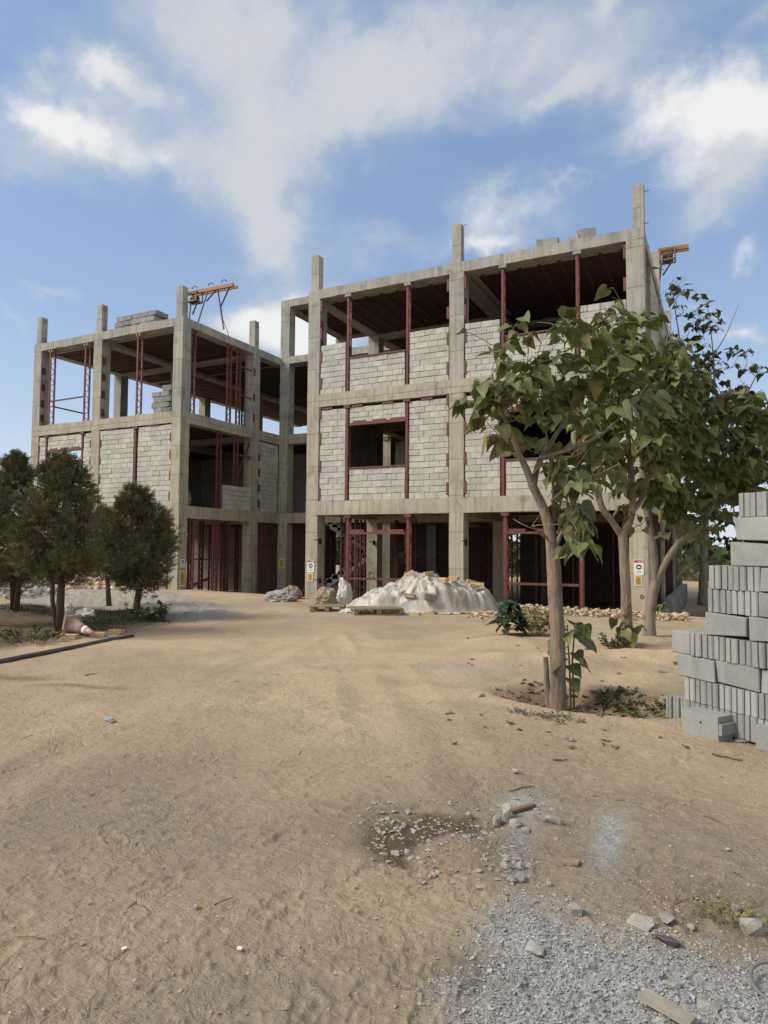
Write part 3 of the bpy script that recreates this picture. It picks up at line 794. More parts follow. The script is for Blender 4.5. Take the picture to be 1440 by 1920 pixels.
# ---- red steel: lattice posts, rails, lintels, anchor plates
def lattice_post(x, y, z0, z1, axis='y', gap=.15, w=.065, mat=None, cap=True):
    b = MB(); dx, dy = (0, gap) if axis == 'y' else (gap, 0)
    ew, ed = (w, .04) if axis == 'y' else (.04, w)
    for k in (0, 1):
        cx, cy = x + dx * k, y + dy * k
        b.box(cx - ew / 2, cy - ed / 2, z0, cx + ew / 2, cy + ed / 2, z1)
    n = int((z1 - z0) / .2)
    for i in range(n):
        za, zb = z0 + (z1 - z0) * i / n, z0 + (z1 - z0) * (i + 1) / n
        p, q = ((x, y, za), (x + dx, y + dy, zb)) if i % 2 else ((x + dx, y + dy, za), (x, y, zb))
        b.bar(p, q, .016, .016)
    o = b.build('steel_post', mat or M_RED, bld)
    if cap:
        m = MB(); m.box(x + dx / 2 - .1, y + dy / 2 - .12, z1 - .09, x + dx / 2 + .1, y + dy / 2 + .12, z1 - .005); m.build('post_cap', cap if cap is not True else M_CONC_PLAIN, o)
    return o
fx = [1.38, 3.30, 6.05, 7.965]
for x in fx:
    lattice_post(x, .025, Z2, ZRB - .01); lattice_post(x, .02, Z1, Z2B - .01, w=.075, cap=M_RED); lattice_post(x + .05, .03, -.6, Z1B - .01, w=.085, cap=M_RED)
for x in (-11.74, -9.80, -7.14): lattice_post(x, .03, Z2, ZRB - .01, gap=.2)
for x in (-11.80, -9.82, -7.13): lattice_post(x, .02, Z1, Z2B - .01, cap=M_RED); lattice_post(x, .05, -.6, Z1B - .01, cap=M_RED)
for y in (.52, 2.42, 2.96): lattice_post(XA - .1, y, Z2, ZRB - .01, 'y', .2, cap=False)
for y in (1.92, 2.86): lattice_post(XA - .08, y, Z1, Z2B - .01, 'y', .2, cap=False)
for y in (.6, 1.82, 4.6): lattice_post(XA - .08, y, -.9, Z1B - .01, 'y', .2, .075, cap=False)
lattice_post(-.25, YD + .15, Z1, Z2B - .01, 'x', .15)
inner = [(-6.6, 1.2), (-6.1, 2.2), (-7.3, 2.9), (-6.0, 3.3), (-8.3, 1.8), (-10.2, 1.6), (-11.2, 2.4), (-4.3, 6.4), (-3.4, 6.3), (-2.5, 6.6), (-4.5, 7.4), (-2.0, 7.6),
         (-6.9, 3.1), (-7.6, 2.2), (-8.0, 4.9), (-7.2, 5.6), (-6.4, 5.2), (-9.0, 2.9), (-9.9, 4.7), (-5.7, 4.9), (-5.9, 6.8), (-8.6, 6.6), (-5.5, 2.9), (-4.2, 8.4), (-3.2, 8.1), (-3.6, 7.0), (.3, 1.6), (.3, 2.5), (.28, 2.9), (1.2, 3.7), (2.1, 3.0), (2.6, 5.4), (3.4, 4.2), (4.1, 6.5), (5.6, 2.4), (6.3, 3.6), (7.3, 2.7), (8.3, 3.4), (6.9, 5.8), (5.4, 6.4), (3.0, 7.4), (8.1, 6.2)]
for i, (x, y) in enumerate(inner): lattice_post(x, y, -.75, Z1B - .02, 'xy'[i % 2], .16, .06, M_RUST, cap=False)
for (x, y) in ((-6.9, 6.2), (-8.2, 7.1), (-10.6, 5.2), (-7.7, 9.5), (2.3, 5.0), (6.6, 4.6)): lattice_post(x, y, Z2, ZRB - .03, 'y', .18, .08, M_RUST, cap=False)
def steel_bar(a, b, w=.06, h=.07, name='steel_rail', mat=None):
    m = MB(); m.bar(a, b, w, h); return m.build(name, mat or M_RED, bld)
for xa, xb in ((1.49, 3.29), (6.16, 7.96)):
    r = steel_bar((xa, .03, 1.93), (xb, .03, 1.93), .08, .06); steel_bar((xa, .03, .63), (xb, .03, .64), .05, .06)
    t = MB()
    for u in (xa + .05, xa + .75, xa + 1.3): t.box(u, .01, 1.96, u + .42, .06, 2.03)
    t.build('rail_tab', M_RED, r)
steel_bar((-11.7, .04, 6.98), (-9.85, .04, 7.0), .04, .05)
p, q = at_x(98, 762, -12.4), at_x(160, 776, -12.4); steel_bar(p, q, .04, .05)
for z in (7.25, 8.35): steel_bar((XA - .1, 3.1, z), (XA - .1, 3.86, z), .05, .05)
steel_bar((XA - .1, 2.9, 4.95), (XA - .1, 3.86, 4.95), .05, .06); steel_bar((XA - .12, 2.95, 3.78), (XA - .12, 3.8, 5.5), .05, .05)
anchor_me = (lambda b: (b.box(-.5, -.5, -.5, .5, .5, .5), b.mesh('anchor_plate', M_RED))[1])(MB())
def plate(x, y, z, sx, sy, sz, parent=None): return put('anchor_plate', anchor_me, parent or bld, (x, y, z), None, (sx, sy, sz))
def lintel(xa, xb, z, tabs):
    m = MB(); m.box(xa, .012, z, xb, .16, z + .06)
    o = m.build('lintel', M_RED, bld)
    for u in tabs: plate(u, .03, z + .095, .42, .035, .07, o)
lintel(1.44, 3.25, 5.06, (1.78, 2.42, 3.0)); lintel(6.11, 7.91, 5.06, (6.5, 7.1, 7.6)); lintel(-11.74, -9.88, 5.03, (-11.4, -10.8, -10.2))
for xa, xb in ((1.44, 3.25), (6.11, 7.91)):
    m = MB(); m.box(xa, .0, 3.795, xb, .19, 3.835); m.build('window_sill', M_RED, bld)
    m = MB(); m.box(xa, .0, 7.045, xb, .19, 7.085); m.build('window_sill', M_RED, bld)
for xs, zs in (((.43, 4.53, 4.99, 9.11), [3.15 + .80 * i for i in range(4)]), ((.43, 4.53, 4.99, 9.11), [6.4 + .78 * i for i in range(4)])):
    for i, x in enumerate(xs):
        for z in zs: plate(x + (.012 if i % 2 == 0 else -.012), .03, z + random.uniform(-.05, .05), .075, .05, .33)
for x in (XL + W, -9.36, -8.91, -5.48):
    for z in (3.2, 3.9, 4.6, 5.2): plate(x + (.01 if x in (XL + W, -8.91) else -.01), .03, z, .07, .05, .3)
for x in (XL + W + .006, -9.34 + W + .006, 4.565 + W + .006, W + .006):
    for z in (6.35, 6.98, 7.6, 8.2): plate(x, .12, z + random.uniform(-.04, .04), .012, .15, .28)
for x in (-9.36, XA - W - .02, 4.545):
    for z in (6.7, 7.5, 8.3): plate(x, .16, z, .06, .1, .3)
for y, zs in ((3.9, (6.5, 7.3, 8.3)), (4.29, (3.2, 3.8, 4.4, 5.0))):
    for z in zs: plate(XA + .006, y, z, .012, .12, .3)
for z in (3.3, 4.0, 4.7, 5.3): plate(XA - .06, .43, z, .1, .05, .3)
for x in (.7, 1.7, 2.7, 3.9, 5.4, 6.7, 8.6): plate(x, .03, T1 + .03, .34, .05, .055)
for x in (-10.9, -8.3, -6.3): plate(x, .03, 5.665, .5, .05, .035)
def ring_mark(p, nrm, r=.07, parent=None):
    pts = []; n = Vector(nrm); a = Vector((0, 0, 1)); t = n.cross(a)
    for i in range(17):
        th = 2 * math.pi * i / 16; pts.append(Vector(p) + (a * math.cos(th) * r * 1.15 + t * math.sin(th) * r) * (1 + .12 * math.sin(3 * th)) + n * .004)
    b = MB(); b.tube(pts, .009, 4, False); b.build('paint_mark', M_PAINT, parent)
for (x, i, zs) in ((XL, 2, (6.25, 7.35)), (-9.34, 2, (6.22,)),):
    for z in zs: ring_mark((x + W + .001, .2, z), (1, 0, 0), .07, cols[x, 0, i])
for x, zs in ((XL, (10.2, 9.5)), (-9.34, (10.2, 9.45))):
    for z in zs: ring_mark((x + .312, .18, z), (1, 0, 0), .06, stubs[x])
ring_mark((XA - .058, 4.08, 10.2), (1, 0, 0), .07, stubs['side']); ring_mark((XA - .058, 4.08, 9.5), (1, 0, 0), .05, stubs['side'])
ring_mark((-5.2, 3.846, .55), (0, -1, 0), .08, cols[XA - W, 3.85, 0])
ring_mark((XA + .434, YD + .2, 8.0), (1, 0, 0), .07, cols[XA, YD, 2]); ring_mark((XA + .434, YD + .2, 6.3), (1, 0, 0), .07, cols[XA, YD, 2]); ring_mark((XA + .434, YD + .2, 10.7), (1, 0, 0), .07, cols['pent'])
ring_mark((9.40, -.004, .42), (0, -1, 0), .035, cols[9.13, 0, 0]); ring_mark((.2, 3.846, .55), (0, -1, 0), .09, cols[0, 3.85, 0])
# junction boxes and tie rods on the ground-floor columns
for (x, y, z, k) in ((.41, .2, 1.72, (0, 0, 0)), (.3, 3.85, 1.7, (0, 3.85, 0)), (4.98, .2, 1.7, (4.565, 0, 0)), (.41, .2, .55, (0, 0, 0))):
    b = MB(); b.box(x, y - .12, z - .1, x + .03, y + .0, z + .06); b.build('clamp_plate', M_DARK, cols[k])
    b = MB(); b.bar((x + .01, y, z), (x + .02, y - .4, z + .02), .02, .02); b.build('tie_rod', M_RUST, cols[k])

for (p, q, w) in (((-8.6, 3.4, 1.0), (-5.5, 3.4, 1.0), .04), ((-7.4, 1.9, -.35), (-5.6, 2.2, .35), .09), ((-7.9, 1.4, -.3), (-6.3, 1.5, -.1), .08), ((-4.5, 6.9, 1.05), (-2.0, 6.9, 1.05), .04), ((2.0, 4.9, 1.1), (8.6, 4.9, 1.1), .03)):
    steel_bar(p, q, w, w, 'tie_rail', M_RUST)
for (x0, x1, y) in ((-4.15, -3.9, 6.0), (-3.95, -3.65, 6.05)):
    steel_bar((x0, y, -.5), (x1, y + .25, .45), .07, .025, 'leaning_plank', M_WOOD)
gw = MB()
for i in range(4): gw.box(-6.35 + .41 * i, 1.35, -.5, -5.95 + .41 * i, 1.55, -.02, .01)
gw.build('low_block_wall', M_BLOCKP, bld)
# ---- staircase in the recessed bay, ground-floor enclosure, side wall
st = MB()
pa, pb = at_y(590, 1108, 6.5), at_y(690, 1038, 6.5)
def flight(a, b, y0, y1, n, th=.30):
    for i in range(n):
        t = i / n; x = a.x + (b.x - a.x) * t; z = a.z + (b.z - a.z) * t; w = (b.x - a.x) / n; h = (b.z - a.z) / n
        st.box(min(x, x + w), y0, z, max(x, x + w), y1, z + h)
    st.bar((a.x, (y0 + y1) / 2, a.z - .08), (b.x, (y0 + y1) / 2, b.z - .08), y1 - y0, th)
flight(pa, pb, 6.5, 7.6, 9)
pc, pd = at_y(688, 1024, 7.8), at_y(606, 972, 7.8)
flight(pc, pd, 7.8, 8.9, 9)
st.box(pb.x, 6.5, pb.z - .15, pb.x + 1.2, 8.9, pb.z + .02)
st.build('staircase', simple('stair_plaster', (.60, .57, .50), .9), bld)
gf = MB()
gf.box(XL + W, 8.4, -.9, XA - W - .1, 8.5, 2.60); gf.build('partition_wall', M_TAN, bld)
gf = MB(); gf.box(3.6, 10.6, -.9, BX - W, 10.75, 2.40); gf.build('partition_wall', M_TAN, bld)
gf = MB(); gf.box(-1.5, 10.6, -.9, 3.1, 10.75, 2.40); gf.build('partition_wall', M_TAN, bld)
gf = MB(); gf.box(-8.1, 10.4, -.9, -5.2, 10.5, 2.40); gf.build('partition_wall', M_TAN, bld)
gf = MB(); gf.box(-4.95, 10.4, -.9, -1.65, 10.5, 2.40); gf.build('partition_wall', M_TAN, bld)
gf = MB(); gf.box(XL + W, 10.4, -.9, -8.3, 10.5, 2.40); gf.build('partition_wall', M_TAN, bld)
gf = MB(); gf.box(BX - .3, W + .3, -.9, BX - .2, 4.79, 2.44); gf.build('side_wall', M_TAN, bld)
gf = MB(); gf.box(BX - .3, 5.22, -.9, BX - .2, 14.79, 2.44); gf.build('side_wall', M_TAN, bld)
for i in range(17):
    y = .75 + .58 * i
    if 4.6 < y < 5.3: continue
    lattice_post(BX - .08, y, -.5, Z1B - .01, 'y', .14, .05, M_RUST if i % 3 else M_DARK, cap=False)
bb = MB()
for i in range(26):
    y = 1.9 + .41 * i
    for r in range(2 if i < 3 else 3): bb.box(BX + .10, y, -.45 + .205 * r, BX + .30, y + .395, -.25 + .205 * r, .006)
bb.build('base_course', M_BLOCKP, bld, kind='stuff')

# ------------------------------------------------------------------ loose objects
ORD = ['first', 'second', 'third', 'fourth', 'fifth', 'sixth', 'seventh', 'eighth', 'ninth', 'tenth', 'eleventh', 'twelfth', 'thirteenth', 'fourteenth', 'fifteenth', 'sixteenth']
E1 = Vector((.778, -.627, 0)); E2 = Vector((.627, .778, 0))
P0 = Vector((10.77, -10.22, 0))
PILE_Z = max(zg(P0.x, P0.y), zg(11.2, -10.6)) - .005
def stretcher(l=.4, d=.2, h=.195, r=.006):
    bm = bmesh.new(); bmesh.ops.create_cube(bm, size=1)
    for v in bm.verts: v.co = Vector((v.co.x * l + random.uniform(-.002, .002), v.co.y * d, v.co.z * h + random.uniform(-.002, .002)))
    bmesh.ops.bevel(bm, geom=bm.edges[:], offset=r, segments=1, affect='EDGES')
    for _ in range(3):
        cx, cy, cz = (random.choice((-1, 1)) for _ in range(3)); q = random.uniform(.006, .02)
        for v in bm.verts:
            if v.co.x * cx > l / 2 - .02 and v.co.y * cy > d / 2 - .02 and v.co.z * cz > h / 2 - .02: v.co -= Vector((cx, cy * .6, cz)) * q
    me = bpy.data.meshes.new('concrete_block'); bm.to_mesh(me); bm.free(); me.materials.append(M_BLOCKP); return me
def header(w=.115, l=.4, h=.195):
    """block seen from its end: two upright ridges with a groove between"""
    g = w * random.uniform(.42, .58); q = w * .06
    prof = [(-w / 2, .012), (-w / 2 + .012, 0), (-w / 2 + g - q, 0), (-w / 2 + g - q * .4, .016), (-w / 2 + g + q * .4, .016), (-w / 2 + g + q, 0), (w / 2 - .01, 0), (w / 2, .01), (w / 2, l), (-w / 2, l)]
    n = len(prof); b = MB()
    for z in (-h / 2, h / 2):
        for (x, y) in prof: b.v.append((x + random.uniform(-.001, .001), y - l / 2, z + random.uniform(-.0015, .0015)))
    b.f += [(i, (i + 1) % n, n + (i + 1) % n, n + i) for i in range(n)] + [tuple(reversed(range(n))), tuple(range(n, 2 * n))]
    return b.mesh('concrete_block', M_BLOCKP)
SMESH = [stretcher() for _ in range(5)]; HMESH = [header() for _ in range(7)]
YAW = math.atan2(E1.y, E1.x)
GRP = 'concrete blocks in the tall stack'
courses = [  # kind, start along the face, end along the face, n of each label
    ('h', -.01, 1.5), ('h', -.01, 1.5), ('s', -.093, 1.5), ('h', .066, 1.5), ('s', .232, 1.4), ('m', .247, 1.5), ('m', .274, 1.5), ('s', .474, 1.4), ('s', .522, 1.4), ('h', .572, 1.3)]
def course_word(i): return 'bottom course' if i == 0 else 'top course' if i == len(courses) - 1 else ORD[i] + ' course up'
for ci, (kind, s0, s1) in enumerate(courses):
    s = s0; z = PILE_Z + .2 * ci + .1; k = 0; off = random.uniform(-.008, .008)
    while s < s1 - .05:
        if kind == 's' or (kind == 'm' and k >= 4 and ci == 5) or (kind == 'm' and k >= 4):
            l = .405; me = random.choice(SMESH); dep = .1
            lab = 'grey concrete block lying lengthwise'
        else:
            l = .115 if ci != 9 else .10; me = random.choice(HMESH); dep = .2
            lab = 'grooved grey concrete block laid end out'
        if s + l > s1 + .35: break
        pos = P0 + E1 * (s + l / 2) + E2 * (dep + off + random.uniform(-.006, .008)); pos.z = z + random.uniform(-.0015, .0015)
        o = put('concrete_block', me, None, pos, (0, random.gauss(0, .004), YAW + random.gauss(0, .012)), (.98 if kind == 'h' else 1, 1, 1))
        tag(o, f'{lab}, {ORD[min(k, 15)]} from left, {course_word(ci)} of the stack', 'concrete block', GRP)
        s += l + random.uniform(.001, .006); k += 1
# second, hidden rank keeps the stretcher courses from standing on edge
    if kind == 's':
        s = s0 + .2; k = 0
        while s < s1 - .3:
            pos = P0 + E1 * (s + .2) + E2 * .305; pos.z = z
            o = put('concrete_block', random.choice(SMESH), None, pos, (0, 0, YAW))
            tag(o, f'grey block in the rear rank, {ORD[k]} from left, {course_word(ci)} of the stack', 'concrete block', GRP)
            s += .42; k += 1
# end block jutting out of the fourth course, and three half blocks at the foot
o = put('concrete_block', SMESH[0], None, P0 + E1 * -.045 + E2 * .21 + Vector((0, 0, PILE_Z + .7)), (0, 0, YAW + math.pi / 2), (1, 1.0, 1))
tag(o, 'chipped grey block jutting from the left end of the stack, fourth course', 'concrete block', GRP)
for k, s in enumerate((-.215, -.15, -.085)):
    o = put('concrete_block', HMESH[k], None, P0 + E1 * (s + .03) + E2 * (.2 + .02 * k) + Vector((0, 0, PILE_Z + .098)), (0, 0, YAW), (.55, 1, 1))
    tag(o, f'thin grey block standing on the dirt left of the stack, {("outermost", "middle", "innermost")[k]} of three', 'concrete block', 'thin blocks beside the stack')
# the hollow-ended loose block in front, its broad face chipped and with a small hole
def loose_block():
    b = MB(); L2, h2 = .2, .1
    prof = [(-.1, -h2), (.1, -h2), (.1, h2), (-.1, h2)]
    bm = bmesh.new()
    pts = [(0, -h2), (.19, -h2), (.19, h2), (0, h2)]
    # body, with a wide tongue on the right end
    b.box(-L2, 0, -h2, L2 - .02, .19, h2, .003); b.box(L2 - .022, .003, -h2 * .42, L2 + .012, .187, h2 * .45, .002)
    bm.free(); return b.mesh('loose_block', M_BLOCKP)
ca, cb = on_ground(1280, 1373), on_ground(1351, 1393)
d = (cb - ca); d.z = 0
o = put('concrete_block', loose_block(), None, (ca + cb) / 2 + Vector((0, 0, .098)), (0, 0, math.atan2(d.y, d.x)), (d.length / .40 * 1.0, 1, 1))
tag(o, 'loose pale concrete block with a small hole lying before the stack', 'concrete block')
b = MB(); b.tube([(.0, -.004, .025), (.0, .003, .025)], .011, 7); hole = b.build('hole_shade_disc', M_INK, o)  # dark disc on the face, painted in for the shade inside the hole
pe = on_ground(1424, 1408)
o = put('concrete_block', SMESH[2], None, pe + Vector((.19, .02, .095)), (0, 0, YAW + .25), (1, .8, 1))
tag(o, 'grey concrete block on the dirt at the far right before the stack', 'concrete block')
m = stone_mesh('block_chip', .2, .1, .03, 12, 5, M_CHUNK); p = on_ground(1392, 1390)
tag(put('block_chip', m, None, p + Vector((.02, 0, .012)), (0, 0, .4)), 'flat broken flake of concrete lying at the foot of the stack', 'concrete chip')

# ---- blocks stored on the roofs and upper floor
RANK = ['front', 'middle', 'rear', 'last']
def dump_blocks(name, p0, nx, ny, nz, axis_rot, where, grp, skip=lambda i, j, k: False, bl=(.4, .2, .2)):
    c, s = math.cos(axis_rot), math.sin(axis_rot)
    for k in range(nz):
        for j in range(ny):
            for i in range(nx):
                if skip(i, j, k): continue
                if 0 < i < nx - 1 and 0 < j < ny - 1 and k < nz - 1: continue
                u, v = (i + .5 * (k % 2 == 1) * .4) * (bl[0] + .005), j * (bl[1] + .005)
                o = put('concrete_block', random.choice(SMESH), None, (p0[0] + u * c - v * s, p0[1] + u * s + v * c, p0[2] + .1 + .2 * k), (0, 0, axis_rot + random.gauss(0, .02)), (bl[0] / .4, bl[1] / .2, 1))
                tag(o, f'grey block, {ORD[i]} from left, {ORD[k]} course, {RANK[j]} rank, {where}', 'concrete block', grp)
a = at_y(283, 585, .75)
dump_blocks('roof', (a.x - 2.05, .85, ZR), 6, 3, 4, 0, 'stack on left roof', 'blocks stacked on the left roof', lambda i, j, k: (i == 0 and k > 1) or (j == 1 and k < 3 and 0 < i < 5))
for n, (px, py, w) in enumerate([(1016, 449, .28), (1027, 446, .2), (1039, 444, .22), (1077, 439, .3), (1089, 436, .22), (1102, 433, .22), (1111, 431, .18)]):
    p = at_y(px, py, .32)
    o = put('concrete_block', SMESH[n % 5], None, (p.x, .32, ZR + (.1 if n in (3,) else .2 if n > 3 else .15)), (0, random.gauss(0, .08), random.gauss(0, .15)), (w / .4, 1, 1.0 if n in (3,) else 1.5))
    tag(o, f'grey block on the right roof edge, {ORD[n]} from the left of seven', 'concrete block', 'blocks on the right roof edge')
p = at_y(288, 768, .95)
dump_blocks('floor', (p.x + .2, .95, Z2), 2, 2, 6, 0, 'stepped stack by corner column', 'blocks stacked on the open upper floor', lambda i, j, k: (i == 0 and k > 4), bl=(.42, .2, .2))
p = at_y(188, 790, 3.3)
dump_blocks('floor', (p.x, 3.2, Z2), 3, 1, 4, 0, 'dim stack behind second column', 'blocks behind the second column', lambda i, j, k: k > 3 - i // 2)
p = at_x(352, 950, -5.7)
dump_blocks('floor', (-5.9, .75, Z1), 2, 2, 6, math.pi / 2, 'stack in dark opening', 'blocks inside the first floor opening', lambda i, j, k: (i == 1 and k > 2))

# ---- roof hoists
def hoist(name, label, a, b, base_z, legs, box_at, group):
    t = thing('roof_hoist', label, 'hoist', (a.x, a.y, base_z), group)
    def L(p): return Vector(p) - Vector((a.x, a.y, base_z))
    m = MB(); m.bar(L(a), L(b), .09, .12); m.bar(L(a) + Vector((0, .22, 0)), L(b) + Vector((0, .22, .0)), .05, .09); m.build('hoist_beam', M_YELLOW, t)
    for (q, r) in legs: m = MB(); m.tube([L(q), L(r)], .028, 6); m.build('leg', M_PIPE, t)
    c = L(box_at); f = MB(); w, h, dp = .42, .34, .34
    for x in (0, w):
        for y in (0, dp): f.bar(c + Vector((x, y, 0)), c + Vector((x, y, -h)), .035, .035)
    for z in (0, -h):
        for y in (0, dp): f.bar(c + Vector((0, y, z)), c + Vector((w, y, z)), .035, .035)
        for x in (0, w): f.bar(c + Vector((x, 0, z)), c + Vector((x, dp, z)), .035, .035)
    f.build('winch_cage', M_YELLOW, t)
    f = MB(); f.tube([c + Vector((.06, .17, -.2)), c + Vector((.36, .17, -.2))], .09, 10); f.box(c.x + .05, c.y + .05, c.z - h, c.x + .36, c.y + .28, c.z - .26); f.build('winch_motor', M_DARK, t)
    return t, L
ya = 1.6
A = lambda x, y, yy=ya: at_y(x, y, yy)
top_a, top_b = A(352, 551), A(438, 534)
def foot_z(x, y, z=ZR):                      # a leg that runs down to the roof on the line the photo shows
    v = at_y(x, y, ya); return Vector((v.x, ya - .5 + random.uniform(-.02, .02), z))
t, L = hoist('roof_hoist', 'yellow winch hoist on grey pipe legs at the edge of the left roof', top_a, top_b, ZR,
      [(A(391, 541), Vector((A(380, 608).x, ya - .35, ZR))), (A(408, 541), Vector((A(416, 622).x, ya + .1, ZR))), (A(431, 537), A(413, 577)), (A(412, 536), A(387, 565)), (A(358, 566), Vector((A(360, 600).x, ya - .2, ZR))), (A(370, 566), A(361, 590))], A(355, 548) + Vector((0, -.1, -.05)), 'roof hoists')
for px, py in ((365, 541), (395, 535), (420, 529)):
    c = L(A(px, py)); m = MB(); m.tube([c + Vector((.11 * math.cos(q), 0, .09 * math.sin(q))) for q in np.linspace(0, math.pi, 9)], .018, 5); m.build('lifting_ring', M_DARK, t)
m = MB(); m.tube([L(A(415, 578)), L(A(418, 600)), L(A(426, 620)), L(A(430, 630)) + Vector((0, 0, -.05))], .012, 5); m.tube([L(A(378, 550)), L(A(390, 552)), L(A(403, 547))], .01, 5); m.build('cable', M_DARK, t)
ya = 5.45
a, b = A(1234, 470, 5.45), A(1291, 462, 5.45)
hoist('roof_hoist', 'rusty yellow winch hoist jutting past the right corner of the right roof', a, b, ZR,
      [(A(1262, 487, 5.45), A(1243, 516, 5.45)), (A(1271, 464, 5.45), A(1239, 498, 5.45)), (A(1240, 495, 5.45), Vector((9.4, 5.5, ZR)))], A(1238, 471, 5.45) + Vector((0, -.1, 0)), 'roof hoists')

# ---- safety signs on the columns
def sign(name, label, origin, u, w, h, kind):
    """flat printed sheet fixed to a column; origin is its lower left corner, u its horizontal direction"""
    u = Vector(u); n = Vector((0, 0, 1)).cross(u) * -1
    t = thing(name, label, 'sign', origin, 'safety signs on the columns')
    def sheet(nm, x0, z0, x1, z1, mat, d, d0=0.0):
        b = MB(); vs = [u * x + Vector((0, 0, z)) + n * dd for dd in (d0, d) for (x, z) in ((x0, z0), (x1, z0), (x1, z1), (x0, z1))]
        b.add(vs, [(0, 3, 2, 1), (4, 5, 6, 7), (0, 1, 5, 4), (1, 2, 6, 5), (2, 3, 7, 6), (3, 0, 4, 7)]); return b.build(nm, mat, t)
    def poly(nm, pts, mat, d):
        b = MB(); b.add([u * x + Vector((0, 0, z)) + n * d for x, z in pts], [tuple(range(len(pts)))]); return b.build(nm, mat, t)
    def stroke(b, x0, z0, x1, z1, wd, d):
        b.bar(u * x0 + Vector((0, 0, z0)) + n * d, u * x1 + Vector((0, 0, z1)) + n * d, .002, wd, up=n.cross(Vector((x1 - x0, 0, 0)) if 0 else (u * (x1 - x0) + Vector((0, 0, z1 - z0)))))
    sheet('sign_sheet', 0, 0, w, h, M_WHITE, .008)
    if kind == 'white':
        sheet('red_header', .03 * w, h * .80, .97 * w, h * .97, M_SIGNRED, .0095, .008)
        b = MB()
        x = w * .45
        for k in range(4): stroke(b, x, h * .86, x + w * .05, h * (.88 + .02 * (k % 2)), .012, .0105); x += w * .06
        b.build('header_writing', M_WHITE, t)
        tri = [(w * .74, h * .83), (w * .92, h * .83), (w * .83, h * .95)]; poly('warning_triangle', tri, M_WHITE, .0105)
        c = [(w * .5 + math.cos(q) * w * .30, h * .52 + math.sin(q) * w * .27) for q in np.linspace(0, 2 * math.pi, 25)[:-1]]; poly('helmet_roundel', c, M_SIGNBLUE, .010)
        hp = [(w * .5 + math.cos(q) * w * .17, h * .49 + math.sin(q) * w * .15) for q in np.linspace(0, math.pi, 11)]; hp += [(w * .30, h * .485), (w * .30, h * .465), (w * .70, h * .465), (w * .70, h * .485)]
        poly('helmet', hp, M_WHITE, .012)
        b = MB()
        for (z, xs) in ((.25, (.2, .36, .5, .66)), (.14, (.3, .46, .6))):
            for q in xs: stroke(b, w * q, h * z, w * (q + .11), h * (z + random.uniform(-.01, .015)), .010, .010)
        b.build('sign_writing', M_SIGNBLUE, t)
    else:
        sheet('yellow_field', .1 * w, h * .07, .9 * w, h * .93, M_SIGNYEL, .0095, .008)
        tri = [(w * .2, h * .45), (w * .8, h * .45), (w * .5, h * .84)]; poly('black_triangle', tri, M_INK, .0105)
        tri = [(w * .29, h * .485), (w * .71, h * .485), (w * .5, h * .765)]; poly('yellow_triangle', tri, M_SIGNYEL, .0115)
        b = MB(); stroke(b, w * .5, h * .56, w * .5, h * .69, .016, .0125); stroke(b, w * .49, h * .52, w * .51, h * .52, .014, .0125)
        b.build('exclamation_mark', M_INK, t)
        b = MB()
        for (z, xs) in ((.33, (.2, .36, .52, .66)), (.2, (.28, .44, .58))):
            for q in xs: stroke(b, w * q, h * z, w * (q + .12), h * (z + random.uniform(-.01, .015)), .010, .0105)
        b.build('sign_writing', M_INK, t)
M_SIGNBLUE = simple('sign_dark_blue', (.035, .05, .10), .5, .1)
X1 = (1, 0, 0)
sign('safety_sign', 'white helmet sign with red header on the column left of the tarpaulin heap', (.08, -.004, .78), X1, .24, .36, 'white')
sign('safety_sign', 'yellow triangle sign low on the column left of the tarpaulin heap', (.09, -.004, .51), X1, .185, .25, 'yellow')
sign('safety_sign', 'white helmet sign with red header on the column behind the slim trees', (9.23, -.004, .93), X1, .215, .355, 'white')
sign('safety_sign', 'yellow triangle sign low on the column behind the slim trees', (9.24, -.004, .67), X1, .17, .25, 'yellow')
sign('safety_sign', 'white helmet sign with red header on the corner column right of the conifer', (XA + .003, .12, .80), (0, 1, 0), .22, .36, 'white')
sign('safety_sign', 'long yellow triangle sign on the corner column right of the conifer', (XA + .003, .11, .18), (0, 1, 0), .22, .52, 'yellow')
p = at_y(524, 1065, YD); sign('safety_sign', 'yellow triangle sign on the column in the recessed bay', (p.x, YD - .004, p.z), X1, .24, .38, 'yellow')

